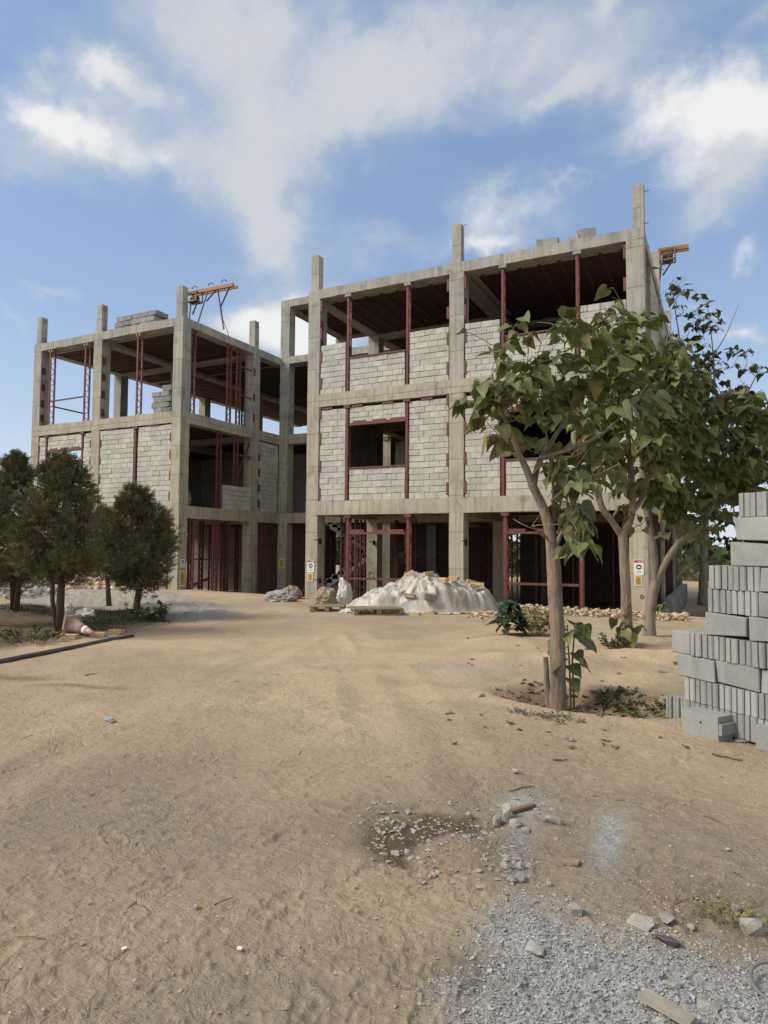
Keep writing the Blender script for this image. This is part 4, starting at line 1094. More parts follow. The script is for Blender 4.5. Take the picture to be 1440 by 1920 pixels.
# ---- tarpaulin heap with bricks, pallets and rubbish in front of the right wing
RV = Vector((RT.x, RT.y, 0)).normalized(); FV = Vector((FW.x, FW.y, 0)).normalized()
TC = at_ground(790, 1144); TC.z = zg(TC.x, TC.y)
def tarp_h(u, v):
    prof = np.interp(u, [-2.15, -1.8, -1.4, -1.0, -.6, -.3, .05, .45, .8, 1.2, 1.5, 1.8, 2.05], [.03, .13, .30, .52, .76, .90, .87, .83, .78, .66, .54, .34, .04])
    w = .95 + .15 * np.sin(u * 2.3); q = np.clip(np.abs(v + .05 * np.sin(3 * u)) / w, 0, 1)
    base = prof * (1 - q ** 3)
    return base
def make_tarp():
    nu, nv = 260, 150
    us = np.linspace(-2.3, 2.25, nu); vs = np.linspace(-1.12, 1.0, nv); U, V = np.meshgrid(us, vs)
    h = tarp_h(U, V)
    ang = np.arctan2(V + .2, U + .3); rr = np.hypot(U + .3, V + .2)
    wob = fbm(U * 2, V * 2, 301, 3)
    f1 = 1 - np.abs(np.sin(ang * 7 + 5 * wob + rr * .8)); f2 = 1 - np.abs(np.sin(ang * 15 + 9 * fbm(U * 1.6, V * 1.6, 302, 3) + 2 * rr))
    f3 = 1 - np.abs(np.sin(U * 7 + V * 9 + 11 * fbm(U * 1.3, V * 1.3, 303, 3)))
    lump = fbm(U * 3.2, V * 3.2, 305, 3)
    amp = np.clip(h * 2.2, 0, 1)
    def ridged(f, sd): return 1 - 2 * np.abs(fbm(U * f + .5 * wob, V * f * 1.3, sd, 2)) * 1.6
    cr = .075 * ridged(2.2, 311) + .028 * ridged(4.6, 312) + .012 * ridged(10, 313) + .004 * ridged(22, 314)
    dr = U * 5.2 + .9 * np.sin(V * 2.1 + 1) + 5 * fbm(U * .9, V * .9, 321, 2)           # drapes running down the slope
    low = np.clip(1.15 - h / .8, .15, 1)
    drape = .075 * low * (np.sin(dr) + .45 * np.sin(dr * 2.3 + 1.7))
    crease = .05 * (1 - np.abs(np.sin(dr * .8 + 3 * V + 2))) ** 5 + .04 * (1 - np.abs(np.sin(4.3 * V - 2.6 * U + 6 * fbm(U * .8, V * .8, 323, 2)))) ** 6
    fac = 0
    for i in range(11):                                                                     # crumple: crossing creases of a stiff sheet
        th = .9 * i + .4; f = 1.6 * 1.27 ** i; q = (U * math.cos(th) + V * math.sin(th)) * f + 1.6 * fbm(U * 1.1 + i, V * 1.1 - i, 340 + i, 2) + i * .37
        fac = fac + (np.abs((q % 2) - 1) - .5) * .085 / (1.27 ** i)
    z = h + amp * (.8 * drape + crease + fac - .05) + .20 * lump * amp
    edge = np.hypot(U / 2.15, V / 1.0) + .12 * fbm(U * 3, V * 3, 307, 2)
    fall = 1 - sst(edge, .78, 1.03); z = z * fall; amp = amp * fall
    wx = U + .05 * f2 * amp * np.cos(ang); wy = V - .06 * f3 * amp
    X = TC.x + RV.x * wx + FV.x * wy; Y = TC.y + RV.y * wx + FV.y * wy
    gz = ground_z(X.ravel(), Y.ravel(), False).reshape(X.shape)
    Z = gz + np.maximum(z, .012 + .03 * f2 * (edge < 1.1)) 
    idx = np.arange(nu * nv).reshape(nv, nu)
    q = np.stack([idx[:-1, :-1], idx[:-1, 1:], idx[1:, 1:], idx[1:, :-1]], -1).reshape(-1, 4)
    ok = (edge < 1.07).ravel(); q = q[ok[q].all(1)]
    used = np.unique(q); mp_ = -np.ones(nu * nv, int); mp_[used] = np.arange(len(used))
    b = MB(); b.v = np.stack([X.ravel(), Y.ravel(), Z.ravel()], -1)[used].tolist(); b.f = mp_[q].tolist()
    k = Mat('dusty_plastic_sheet', .38, .5); p = k.pos()
    n = k.noise(p, 2.2, 5, .6); n2 = k.noise(p, 9, 4, .6)
    c = k.mix(k.ss(n, .38, .66), (.46, .435, .375), (.30, .265, .21))
    c = k.mix(k.math('MULTIPLY', k.ss(n2, .5, .72), .5), c, (.50, .48, .435))
    k.color(c); k.bump(k.math('ADD', k.noise(p, 12, 4, .6, 1.5), k.math('MULTIPLY', k.noise(p, 40, 3), .3)), .5, .02)
    o = b.build('tarpaulin', k.m, None, True)
    s = o.modifiers.new('thickness', 'SOLIDIFY'); s.thickness = .006
    tag(o, 'dusty white plastic sheet crumpled over a heap in front of the right wing', 'tarpaulin')
make_tarp()
def on_tarp(px, py):
    for dd in np.linspace(13.5, 17.5, 400):
        p = at_d(px, py, dd); r = p - TC; u, v = r.dot(RV), r.dot(FV)
        h = zg(p.x, p.y) + (float(tarp_h(np.array([u]), np.array([v]))[0]) + .05 if abs(u) < 2.1 and abs(v) < 1 else 0)
        if p.z <= h: return p
    return at_ground(px, py)
brick_me = []
for _ in range(4):
    b = MB(); b.box(-.1, -.05, -.033, .1, .05, .033, .005); brick_me.append(b.mesh('yellow_brick', M_BRICK))
spots = [(803, 1077, 'at the peak of the tarpaulin heap'), (851, 1086, 'left of the pair halfway down the heap'), (868, 1085, 'right of the pair halfway down the heap'), (833, 1090, 'half tucked into the sheet near the top'),
         (884, 1093, 'upper brick of the group near the right end of the heap'), (890, 1099, 'lower brick of the group near the right end of the heap'), (899, 1097, 'last brick before the right end of the heap'), (917, 1107, 'at the right end of the heap on the sheet'), (768, 1118, 'showing through a tear in the front of the sheet'), (806, 1151, 'on the dirt before the tarpaulin heap'), (777, 1154, 'under the front hem of the sheet')]
for i, (px, py, w) in enumerate(spots):
    p = on_tarp(px, py)
    o = put('yellow_brick', brick_me[i % 4], None, p + Vector((0, 0, .02)), (random.gauss(0, .15), random.gauss(0, .15), random.uniform(-.6, 1.0)), (1.15, 1.2, 1.3))
    tag(o, f'yellow brick {w}', 'brick', 'yellow bricks on the tarpaulin heap')
p = on_tarp(805, 1124); o = put('concrete_block', SMESH[1], None, p + Vector((0, 0, .07)), (.05, .08, .55), (.68, 1.2, .75)); tag(o, 'grey concrete block weighing down the front of the plastic sheet', 'concrete block')
def pallet(px0, px1, py, label):
    a, b2 = on_ground(px0, py), on_ground(px1, py); d = b2 - a; d.z = 0; l = d.length; rot = math.atan2(d.y, d.x)
    t = thing('pallet', label, 'pallet', (a.x, a.y, a.z), 'wooden pallets', (0, 0, rot))
    for k in range(6): m = MB(); m.box(0, .13 * k, .115, l, .13 * k + .10, .137, .004); m.build('slat', M_WOOD, t)
    for y in (0.0, .33, .66):
        for x in (.0, l / 2 - .05, l - .1): m = MB(); m.box(x, y, .02, x + .1, y + .09, .112, .004); m.build('pallet_foot', M_WOOD, t)
    for y in (.0, .33, .66): m = MB(); m.box(0, y, -.01, l, y + .09, .018, .003); m.build('bottom_slat', M_WOOD, t)
    return t
pallet(581, 644, 1148, 'weathered wooden pallet by the column with the signs, heaped with torn bags')
pallet(664, 757, 1154, 'weathered wooden pallet under the left end of the plastic sheet')
M_PAPER = simple('grey_paper', (.33, .31, .28), .85, .5, 7, .5, .03)
def crumple(px, py, sx, sy, sz, seed, mat, name, label, cat, rot=0.0):
    bm = bmesh.new(); bmesh.ops.create_icosphere(bm, subdivisions=4, radius=1)
    off = Vector((seed * 7.7, seed * 3.1, 0))
    for v in bm.verts:
        n = 1 + .35 * mnoise.noise(v.co * 1.7 + off) + .28 * (1 - 2 * abs(mnoise.noise(v.co * 3.3 + off))) * .6 + .12 * mnoise.noise(v.co * 8 + off)
        c = v.co * n; v.co = Vector((c.x * sx / 2, c.y * sy / 2, max(c.z, -.35) * sz / 1.4))
    me = bpy.data.meshes.new(name); bm.to_mesh(me); bm.free(); me.materials.append(mat)
    p = on_ground(px, py); o = put(name, me, None, p + Vector((0, 0, sz * .2)), (0, 0, rot)); tag(o, label, cat); return o
crumple(611, 1131, .55, .4, .42, 1, M_CARD, 'cement_bag', 'grey brown torn cement bag on the pallet by the signed column', 'bag', .4)
crumple(628, 1122, .35, .35, .55, 2, M_CARD, 'cement_bag', 'upright crumpled dark cement bag beside the white scrap', 'bag', 1.2)
crumple(645, 1129, .40, .3, .62, 3, M_BAG, 'plastic_scrap', 'white crumpled plastic bag standing by the heap', 'bag', .2)
crumple(658, 1149, .5, .35, .1, 4, M_BAG, 'plastic_scrap', 'flat white plastic scrap lying between the pallets', 'bag', .1)
crumple(527, 1127, .8, .6, .28, 5, M_PAPER, 'paper_heap', 'low heap of crumpled grey paper before the recessed bay', 'waste paper', .3)
crumple(545, 1122, .55, .45, .36, 6, M_CARD, 'paper_heap', 'brown grey crumpled paper on top of the waste heap', 'waste paper', 1.0)
p = on_ground(649, 1124) + FV * .8; o = put('concrete_block', SMESH[3], None, (p.x, p.y, zg(p.x, p.y) + .25), (0, 0, .45), (1, 1, 2.2)); tag(o, 'tall grey block behind the torn bags', 'concrete block')
p = on_ground(643, 1139); o = put('concrete_block', SMESH[3], None, p + Vector((0, 0, .19)), (0, 0, .45), (.5, .7, .7)); tag(o, 'small grey block in front of the white plastic bag', 'concrete block')

# ---- broken stone along the fronts, heaps that nobody could count
def heap(name, label, fn, n, mean, sd, mat, hfun):
    P = np.array([fn() for _ in range(n)]); z = ground_z(P[:, 0], P[:, 1], False) + np.array([hfun(x, y) for x, y in P])
    scatter(name, np.column_stack([P, z]), np.abs(np.random.default_rng(n).normal(mean, sd, n)) + .02, mat, .8, .1, kind='stuff', label=label)
heap('stone_rubble', 'broken yellow stone spread before the right wing', lambda: (random.uniform(5.9, 10.4), random.gauss(-.75, .35)), 1100, .07, .04, M_STONE, lambda x, y: random.uniform(0, .10))
heap('stone_rubble', 'broken yellow stone heaped along the left wing', lambda: (random.uniform(-13.5, -5.9), random.gauss(-.7, .4)), 2400, .11, .06, M_STONE, lambda x, y: random.uniform(.05, .75) * math.exp(-((y + .3) / .6) ** 2))
heap('stone_rubble', 'grey broken rock bank behind the conifers', lambda: (random.uniform(-19, -9), random.gauss(-2.2, .7)), 1300, .13, .08, M_CHUNK, lambda x, y: random.uniform(0, .6) * math.exp(-((y + 1.8) / .9) ** 2))
heap('stone_rubble', 'grey lumps on the bank behind the conifers', lambda: G2(random.uniform(-20, 120), random.uniform(1112, 1128)), 90, .22, .1, M_CHUNK, lambda x, y: .05)
heap('stone_rubble', 'pinkish crumbs at the right foot of the tarpaulin heap', lambda: G2(random.gauss(905, 22), random.gauss(1152, 5)), 160, .06, .03, M_STONE, lambda x, y: random.uniform(0, .05))

# ---- left verge: cone, bricks, edging pipe, board, sacks, wire
p = on_ground(133, 1190); q = on_ground(163, 1196)
t = thing('traffic_cone', 'faded pink traffic cone lying on its side by the conifer trunk', 'traffic cone', p + Vector((0, 0, .0)))
d = (q - p); d.z = 0; ax = d.normalized()
h = .50; tilt = Vector((ax.x, ax.y, -.22)).normalized(); base = Vector((0, 0, .165))
def cring(s, r, n=18):
    u = tilt.cross(Vector((0, 0, 1))).normalized(); w = u.cross(tilt); c = base + tilt * s
    return [c + (u * math.cos(2 * math.pi * i / n) + w * math.sin(2 * math.pi * i / n)) * r for i in range(n)]
def lathe(name, prof, mat):
    b = MB(); n = 18
    for s, r in prof: b.v += [tuple(v) for v in cring(s, r, n)]
    for k in range(len(prof) - 1): b.f += [(k * n + i, k * n + (i + 1) % n, (k + 1) * n + (i + 1) % n, (k + 1) * n + i) for i in range(n)]
    b.f += [tuple(reversed(range(n))), tuple((len(prof) - 1) * n + i for i in range(n))]
    return b.build(name, mat, t, True)
lathe('cone_body', [(.02, .135), (.05, .125), (.22, .085), (.30, .068)], M_CONE); lathe('reflective_band', [(.30, .069), (.37, .053)], M_STRIPE); lathe('cone_tip', [(.37, .052), (h, .022), (h + .005, .015)], M_CONE)
u = tilt.cross(Vector((0, 0, 1))).normalized(); w = u.cross(tilt); b = MB()
vs = [base + tilt * s + (u * i + w * j) * .165 for s in (-.015, .02) for (i, j) in ((-1, -1), (1, -1), (1, 1), (-1, 1))]
b.add(vs, [(0, 3, 2, 1), (4, 5, 6, 7), (0, 1, 5, 4), (1, 2, 6, 5), (2, 3, 7, 6), (3, 0, 4, 7)]); b.build('cone_base', M_CONEB, t)
for i, (px, py, rz, w) in enumerate([(131, 1199, .3, 'left of the fallen cone'), (184, 1193, .5, 'right of the cone tip'), (218, 1188, .35, 'farthest from the fallen cone')]):
    o = put('yellow_brick', brick_me[i], None, on_ground(px, py) + Vector((0, 0, .03)), (0, 0, rz), (1.2, 1.3, 1)); tag(o, f'yellow brick on the verge, {w}', 'brick', 'yellow bricks on the left verge')
a, b2 = on_ground(-110, 1264), on_ground(249, 1194)
m = MB(); a2, b3 = a + Vector((0, 0, .02)), b2 + Vector((0, 0, .02)); ps = [a2 + (b3 - a2) * (i / 14) for i in range(15)]
for i, v in enumerate(ps): v.z = max(zg(v.x, v.y) + .018, a2.z + (b3.z - a2.z) * i / 14)
m.tube(ps, .03, 10); o = m.build('edging_pipe', M_PIPE, None, True); tag(o, 'long dark grey pipe lying along the edge of the left verge', 'pipe')
pa = on_ground(107, 1170); m = MB(); m.bar(pa + Vector((0, 0, -.02)), pa + Vector((.06, .04, .62)), .075, .022, (0.4, 1, 0)); o = m.build('pale_board', M_PALE, None); tag(o, 'pale board leaning against the conifer trunk', 'board')
crumple(124, 1160, .3, .3, .3, 8, M_BAG, 'sack', 'white sack slumped behind the fallen cone, left one', 'sack'); crumple(160, 1158, .5, .35, .2, 9, M_BAG, 'sack', 'flattened white sack behind the fallen cone, right one', 'sack')
t = MB(); p = on_ground(146, 1158)
for i in range(14): t.tube([p + RV * (.03 * i - .2) + Vector((0, 0, .02)), p + RV * (.03 * i - .2) + Vector((.0, .02, .17 + .03 * math.sin(i)))], .007, 5)
t.tube([p + RV * -.2 + Vector((0, 0, .04)), p + RV * .2 + Vector((0, 0, .04))], .01, 5); o = t.build('wire_brush', M_CHUNK, None); tag(o, 'grey comb of wire ends between the two sacks', 'wire')

# ---- rubble lying singly on the near dirt
near_stones = [
 (1038, 1543, .115, .075, .05, 'pale flat slab chip', 'right of the dug patch'), (950, 1535, .05, .055, .12, 'upright pale wedge of plaster', 'in the dug patch'), (932, 1546, .055, .05, .08, 'grey lump', 'leaning on the plaster wedge'), (968, 1550, .08, .06, .05, 'grey chip', 'right of the plaster wedge'),
 (880, 1535, .05, .04, .05, 'pale small stone', 'left part of the dug patch'), (741, 1603, .055, .045, .03, 'cream flat chip', 'at the near end of the dug patch'), (949, 1627, .06, .045, .035, 'pale chip', 'below the dug patch, white topped'), (975, 1629, .04, .04, .04, 'rough grey crumb', 'below the dug patch'),
 (960, 1652, .05, .04, .03, 'rounded pale crumb', 'left of a pair nearer the gravel'), (975, 1650, .05, .05, .04, 'rough crumb', 'right of a pair nearer the gravel'), (985, 1560, .05, .05, .03, 'grey flat chip', 'under the pale chip beside the wedge'), (1072, 1390, .05, .05, .04, 'pale rounded stone', 'alone on the dirt before the tree basin'), (965, 1450, .05, .04, .04, 'pale stone', 'alone far from the gravel'),
 (1078, 1715, .065, .06, .07, 'rough grey lump', 'above the gravel edge'), (1200, 1734, .115, .06, .055, 'angular grey chunk', 'left of two above the gravel'), (1255, 1731, .075, .06, .045, 'angular grey chunk', 'right of two above the gravel'), (1252, 1769, .11, .05, .045, 'dark grey cylinder fragment', 'at the gravel edge'), (1410, 1748, .09, .065, .075, 'squared grey fragment', 'by the dry weeds on the far right'),
 (1003, 1785, .09, .06, .035, 'grey flat lump', 'half sunk at the gravel edge'), (1262, 1852, .065, .055, .03, 'pale flat stone', 'in the gravel'), (1330, 1896, .09, .06, .04, 'grey stone', 'in the gravel, nearest the hose'), (366, 1704, .03, .03, .028, 'small grey pebble', 'alone on the trodden dirt'), (154, 1772, .022, .02, .015, 'tiny pebble', 'far left on the trodden dirt'), (1240, 1273, .14, .09, .05, 'flat tan stone', 'left of the block stack'),
 (1365, 1596, .03, .03, .02, 'small pale crumb', 'right edge of the dirt'), (903, 1668, .05, .03, .02, 'pale crumb', 'above the brown patch of dirt'), (1030, 1660, .03, .03, .02, 'rounded pebble', 'between the dug patch and gravel'), (1380, 1708, .04, .04, .035, 'grey crumb', 'on the dry weeds'), (1296, 1738, .03, .04, .03, 'small grey crumb', 'beside the right chunk above the gravel')]
for i, (px, py, a, b2, c, w, wh) in enumerate(near_stones):
    dark = 'dark' in w
    s = 1.0
    me = stone_mesh('stone', a * s, b2 * s, c * s, 24, 40 + i, M_PIPE if dark else M_CHUNK)
    p = on_ground(px, py); o = put('stone', me, None, p + Vector((0, 0, c * .32)), (0, 0, random.uniform(-.5, .5))); tag(o, f'{w} {wh}', 'stone', 'loose stones on the near dirt')
def stick(px0, py0, px1, py1, r, name, label, cat, mat, wob=.01, rise=.01, flat=None):
    a, b2 = on_ground(px0, py0), on_ground(px1, py1); n = 7; ps = []
    for i in range(n):
        q = a + (b2 - a) * (i / (n - 1)); q.z = zg(q.x, q.y) + rise; ps.append(q + Vector((random.gauss(0, wob), random.gauss(0, wob), 0)))
    m = MB()
    if flat: m.bar(ps[0], ps[-1], flat[0], flat[1])
    else: m.tube(ps, [r * (1 - .5 * i / n) for i in range(n)], 6)
    tag(m.build(name, mat, None), label, cat)
stick(1337, 1416, 1392, 1429, .008, 'dry_stick', 'thin dark stick on the dirt before the block stack', 'stick', M_STICK)
stick(958, 1528, 1003, 1515, .01, 'dry_stick', 'brown splinter of wood leaning out of the dug patch', 'stick', M_STICK, .0, .02, (.03, .015))
stick(957, 1486, 1000, 1476, .006, 'dry_stick', 'thin stick above the dug patch', 'stick', M_STICK, .004)
stick(160, 1268, 178, 1264, .008, 'dry_stick', 'small dark twig on the dirt near the edging pipe', 'stick', M_STICK)
stick(1036, 1427, 1062, 1426, .006, 'dry_stick', 'short twig right of the dirt track', 'stick', M_STICK)
stick(1206, 1882, 1300, 1935, .02, 'plank', 'grey weathered plank lying on the gravel', 'plank', M_PALE, 0, .03, (.05, .02))
stick(1056, 1620, 1086, 1622, .02, 'wood_chip', 'flat tan wood chip between the dug patch and the white dust', 'wood chip', M_WOOD, 0, .012, (.05, .012))
stick(228, 1785, 237, 1781, .005, 'paper_scrap', 'white paper scrap, left one on the trodden dirt', 'scrap', M_WHITE, 0, .01, (.012, .004))
stick(445, 1782, 454, 1784, .005, 'paper_scrap', 'white paper scrap, right one on the trodden dirt', 'scrap', M_WHITE, 0, .01, (.014, .006))
m = MB(); c = on_ground(1468, 1862); m.tube([c + Vector((.10 * math.cos(q), .10 * math.sin(q), .03 + .02 * math.sin(q))) for q in np.linspace(0, 2 * math.pi, 40)], .0065, 7, False); tag(m.build('hose_coil', M_HOSE, None, True), 'coil of grey hose on the gravel at the far right', 'hose')
crumple(205, 1352, .10, .05, .03, 12, M_CLOTH, 'blue_rag', 'small blue grey rag on the trodden dirt', 'rag')

# ------------------------------------------------------------------ vegetation
def leaf_geom(r, cols=2, fold=None, curl=None):
    fold = r.uniform(.10, .55) if fold is None else fold; curl = r.uniform(.05, .5) if curl is None else curl
    mid = [0, .12, .30, .50, .70, .87]; ex = [.27, .42, .44, .35, .21, .09]; ey = [-.13, .04, .24, .46, .67, .86]
    V, UV = [], []; w1 = r.uniform(-.05, .05)
    fr = [-1, -.55, 0, .55, 1] if cols == 2 else [-1, 0, 1]
    for m, x, y in zip(mid, ex, ey):
        for f in fr:
            a = abs(f); px = x * f; py = m + (y - m) * a
            z = fold * abs(px) - curl * py * py + .05 * math.sin(py * 9 + 3 * f + w1 * 60) * a + w1 * f
            V.append((px, py, z)); UV.append((px, py))
    V.append((0, 1, -curl)); UV.append((0, 1)); n = len(fr); F = []
    for k in range(len(mid) - 1):
        for j in range(n - 1): F.append((k * n + j, k * n + j + 1, (k + 1) * n + j + 1, (k + 1) * n + j))
    b = (len(mid) - 1) * n
    for j in range(n - 1): F.append((b + j, b + j + 1, len(V) - 1))
    return V, F, UV
def leaf_mesh(name, mat, r):
    V, F, UV = leaf_geom(r); b = MB(); b.v, b.f = V, F; b.uv = [UV[i] for f in F for i in f]
    return b.mesh(name, mat, True)
LR = random.Random(5)
LEAVES = {}
for nm, mt_ in (('near', M_LEAF), ('far', M_LEAF_FAR), ('dark', M_LEAF_DARK)): LEAVES[nm] = [leaf_mesh('leaf', mt_, LR) for _ in range(9)]
LGEO = [leaf_geom(LR, 1) for _ in range(10)]
def frame(tip, up):
    y = tip.normalized(); z = (up - y * up.dot(y))
    z = z.normalized() if z.length > 1e-4 else Vector((1, 0, 0)); x = y.cross(z)
    return Matrix((x, y, z)).transposed()
def merge_leaves(name, items, mat, parent=None, **kw):
    """items: (position, 3x3, size); one mesh"""
    V, F, UV = [], [], []; o = 0
    for p, m, s in items:
        v, f, uv = LGEO[random.randrange(len(LGEO))]
        w = np.array(v) @ np.array(m).T * s + np.array(p); V.append(w)
        F += [tuple(i + o for i in q) for q in f]; UV += [uv[i] for q in f for i in q]; o += len(v)
    b = MB(); b.v = np.concatenate(V).tolist(); b.f = F; b.uv = UV
    return b.build(name, mat, parent, True, **kw)
def spray_leaves(c, n, spread, size, out=None, rise=.3, droop=(.3, 1.3)):
    """a drooping bunch: petioles fan out of the twig tip, blades hang from their ends"""
    L, P = [], []
    for i in range(n):
        a = random.uniform(0, 2 * math.pi); d = Vector((math.cos(a), math.sin(a), random.uniform(-.3, 1) * rise))
        if out is not None: d = (d + out * .5)
        d.normalize(); s = size * random.uniform(.5, 1.28); pl = spread * random.uniform(.4, 1.1)
        base = c + d * pl + Vector((0, 0, -pl * .12))
        tip = (d + Vector((random.gauss(0, .25), random.gauss(0, .25), -random.uniform(*droop)))).normalized()
        up = d * random.uniform(.2, .9) + Vector((random.gauss(0, .45), random.gauss(0, .45), .7))
        L.append((base, frame(tip, up), s)); P.append((c, base))
    return L, P
def curve(a, b, sag=.08, n=5):
    o = Vector((random.gauss(0, 1), random.gauss(0, 1), random.uniform(-.6, .9))) * (b - a).length * sag
    return [a.lerp(b, i / (n - 1)) + o * math.sin(math.pi * i / (n - 1)) for i in range(n)]
def broad_tree(label, trunk, branches, clusters, size, spread, nleaf, mat_bark, leafset, mat_leaf, base, tw=.014, nsingle=300, group='broad leaved trees', bn=10):
    t = thing('broadleaf_tree', label, 'tree', base, group); inv = -Vector(base)
    nodes = []
    def path(pts, rad, name, n, sub):
        q = []; rr = []
        for i in range(len(pts) - 1):
            for k in range(sub):
                f = k / sub
                p0, p1, p2, p3 = pts[max(i - 1, 0)], pts[i], pts[i + 1], pts[min(i + 2, len(pts) - 1)]
                q.append(.5 * ((2 * p1) + (p2 - p0) * f + (2 * p0 - 5 * p1 + 4 * p2 - p3) * f * f + (3 * p1 - p0 - 3 * p2 + p3) * f ** 3)); rr.append(rad[i] + (rad[i + 1] - rad[i]) * f)
        q.append(pts[-1]); rr.append(rad[-1]); nodes.extend(q)
        m = MB(); m.tube([v + inv for v in q], rr, n, True, .10); return m.build(name, mat_bark, t, True)
    path([p for p, _ in trunk], [r for _, r in trunk], 'trunk', 16, 8); nodes[:] = nodes[len(nodes) // 2:]
    for br in branches: path([p for p, _ in br], [r for _, r in br], 'branch', bn, 6)
    cen = sum((n for n in nodes), Vector()) / len(nodes)
    tws = MB(); items = []
    for c, n in sorted(clusters, key=lambda q: (q[0] - cen).length):
        near = min(nodes, key=lambda v: (v - c).length + .6 * max(0, v.z - c.z))
        pts = curve(near, c, .10); l = (c - near).length
        tws.tube([p + inv for p in pts], [max(.004, tw * min(1, l / 1.2) * (1 - .6 * i / 4)) for i in range(5)], 5, False); nodes.extend(pts[2:])
        out = (c - cen); out.z *= .3; out = out.normalized() if out.length > .01 else Vector((0, 0, 1))
        L, P = spray_leaves(c, n, spread, size, out)
        items += L
        for a, b in P: tws.tube([a + inv, a.lerp(b, .5) + inv + Vector((0, 0, .01)), b + inv], [.0045, .0035, .003], 4, False)
    for _ in range(len(clusters) // 2):                     # bare side twigs
        a = random.choice(nodes[len(nodes) // 3:]); d = Vector((random.gauss(0, 1), random.gauss(0, 1), random.uniform(0, 1.6))).normalized() * random.uniform(.15, .5)
        tws.tube([p + inv for p in curve(a, a + d, .1, 4)], [.006, .005, .004, .003], 4, False)
    tws.build('twigs', mat_bark, t, kind='stuff')
    items.sort(key=lambda q: (q[0] - CAMP).dot(FW) - (1.5 if random.random() < .3 else 0))
    for p, m, s in items[:nsingle]:
        o = put('leaf', random.choice(LEAVES[leafset]), t); o.matrix_local = Matrix.Translation(p + inv) @ m.to_4x4() @ Matrix.Scale(s, 4)
    if items[nsingle:]: merge_leaves('foliage', [(p + inv, m, s) for p, m, s in items[nsingle:]], mat_leaf, t, kind='stuff')
    return t
def DP(d): return lambda x, y, r=0.0, dd=0.0: (at_d(x, y, d + dd), r)
def dist(v): return (v - CAMP).dot(FW)

# the near tree in its basin
b1 = on_ground(1047, 1322); d1 = dist(b1); q = DP(d1)
def gp(x, y, r): return (on_ground(x, y), r)
trunk = [(b1 + Vector((0, 0, -.05)), .100), q(1046, 1290, .084), q(1046, 1200, .077), q(1041, 1120, .075), q(1038, 1060, .072), q(1032, 1000, .058), q(1017, 950, .048), q(996, 905, .042)]
br = [[q(1003, 920, .042), q(989, 885, .038), q(973, 850, .030, -.05), q(953, 800, .022, -.1), q(930, 752, .012, -.15)],
      [q(1000, 915, .038), q(1010, 868, .030, .1), q(1038, 822, .025, .2), q(1072, 770, .020, .3), q(1105, 700, .013, .35), q(1140, 625, .007, .4)],
      [q(1034, 1010, .030), q(1037, 965, .024, .05), q(1038, 920, .019, .12), q(1032, 865, .014, .15), q(1020, 790, .01, .1), q(1000, 700, .006, 0)],
      [q(1040, 1030, .026), q(1055, 995, .019, -.1), q(1075, 965, .014, -.2), q(1088, 950, .008, -.25)],
      [q(1028, 1010, .02), q(1010, 998, .012, -.1), q(998, 985, .008, -.15)],
      [q(1010, 860, .026), q(1070, 842, .022, -.1), q(1125, 815, .016, -.2), q(1175, 770, .012, -.2), q(1215, 720, .007, -.2)],
      [q(1035, 940, .02), q(1075, 905, .016, -.2), q(1120, 890, .011, -.3), q(1160, 870, .007, -.35)]]
c1 = [(893, 765), (905, 790), (925, 760), (948, 738), (958, 775), (985, 745), (1000, 770), (970, 800), (1012, 735), (1005, 700), (1040, 705), (1030, 745), (1055, 770), (1065, 735), (1080, 690), (985, 650), (965, 705), (1075, 640), (1055, 665), (1110, 655), (1100, 720), (1128, 690), (1140, 640), (1120, 760), (1150, 720), (1165, 680), (1160, 620), (1185, 660), (1180, 720), (1090, 790),
      (1046, 880), (1062, 902), (1070, 890), (1054, 934), (1078, 920), (1060, 905), (1064, 955), (1090, 870), (1108, 850), (1085, 985), (1075, 1005), (1092, 1030), (1072, 960), (1100, 930), (950, 830), (972, 850), (1140, 900), (1130, 860), (1190, 800), (1215, 760), (1160, 790), (1045, 845), (1020, 800), (1060, 800), (1100, 815), (930, 745), (915, 778), (990, 725), (1130, 740), (1080, 745), (1040, 770), (965, 745)]
cl = [(at_d(x + random.gauss(0, 5), y - 14 + random.gauss(0, 5), d1 + random.gauss(.05, .30)), random.choice((8, 9, 10, 11, 13))) for x, y in c1]
cl += [(at_d(889, 628, d1 - .1), 1), (at_d(945, 650, d1), 2), (at_d(935, 668, d1), 4), (at_d(962, 615, d1), 4), (at_d(1075, 612, d1 + .2), 5), (at_d(930, 800, d1 - .2), 2), (at_d(948, 850, d1 - .2), 2), (at_d(925, 720, d1), 2)]
broad_tree('nearest broad leaved tree, peeling trunk standing in a sunken basin', trunk, br, cl, .175, .16, 6, M_BARK, 'near', M_LEAF, tuple(b1))

def fill(n, poly, d0, d1_, k, bias=None):
    xs = [p[0] for p in poly]; ys = [p[1] for p in poly]; out = []
    while len(out) < n:
        x, y = random.uniform(min(xs), max(xs)), random.uniform(min(ys), max(ys))
        if poly_sd(np.array([x]), np.array([y]), poly)[0] < 0: out.append((at_d(x, y, random.uniform(d0, d1_)), random.choice(k)))
    return out
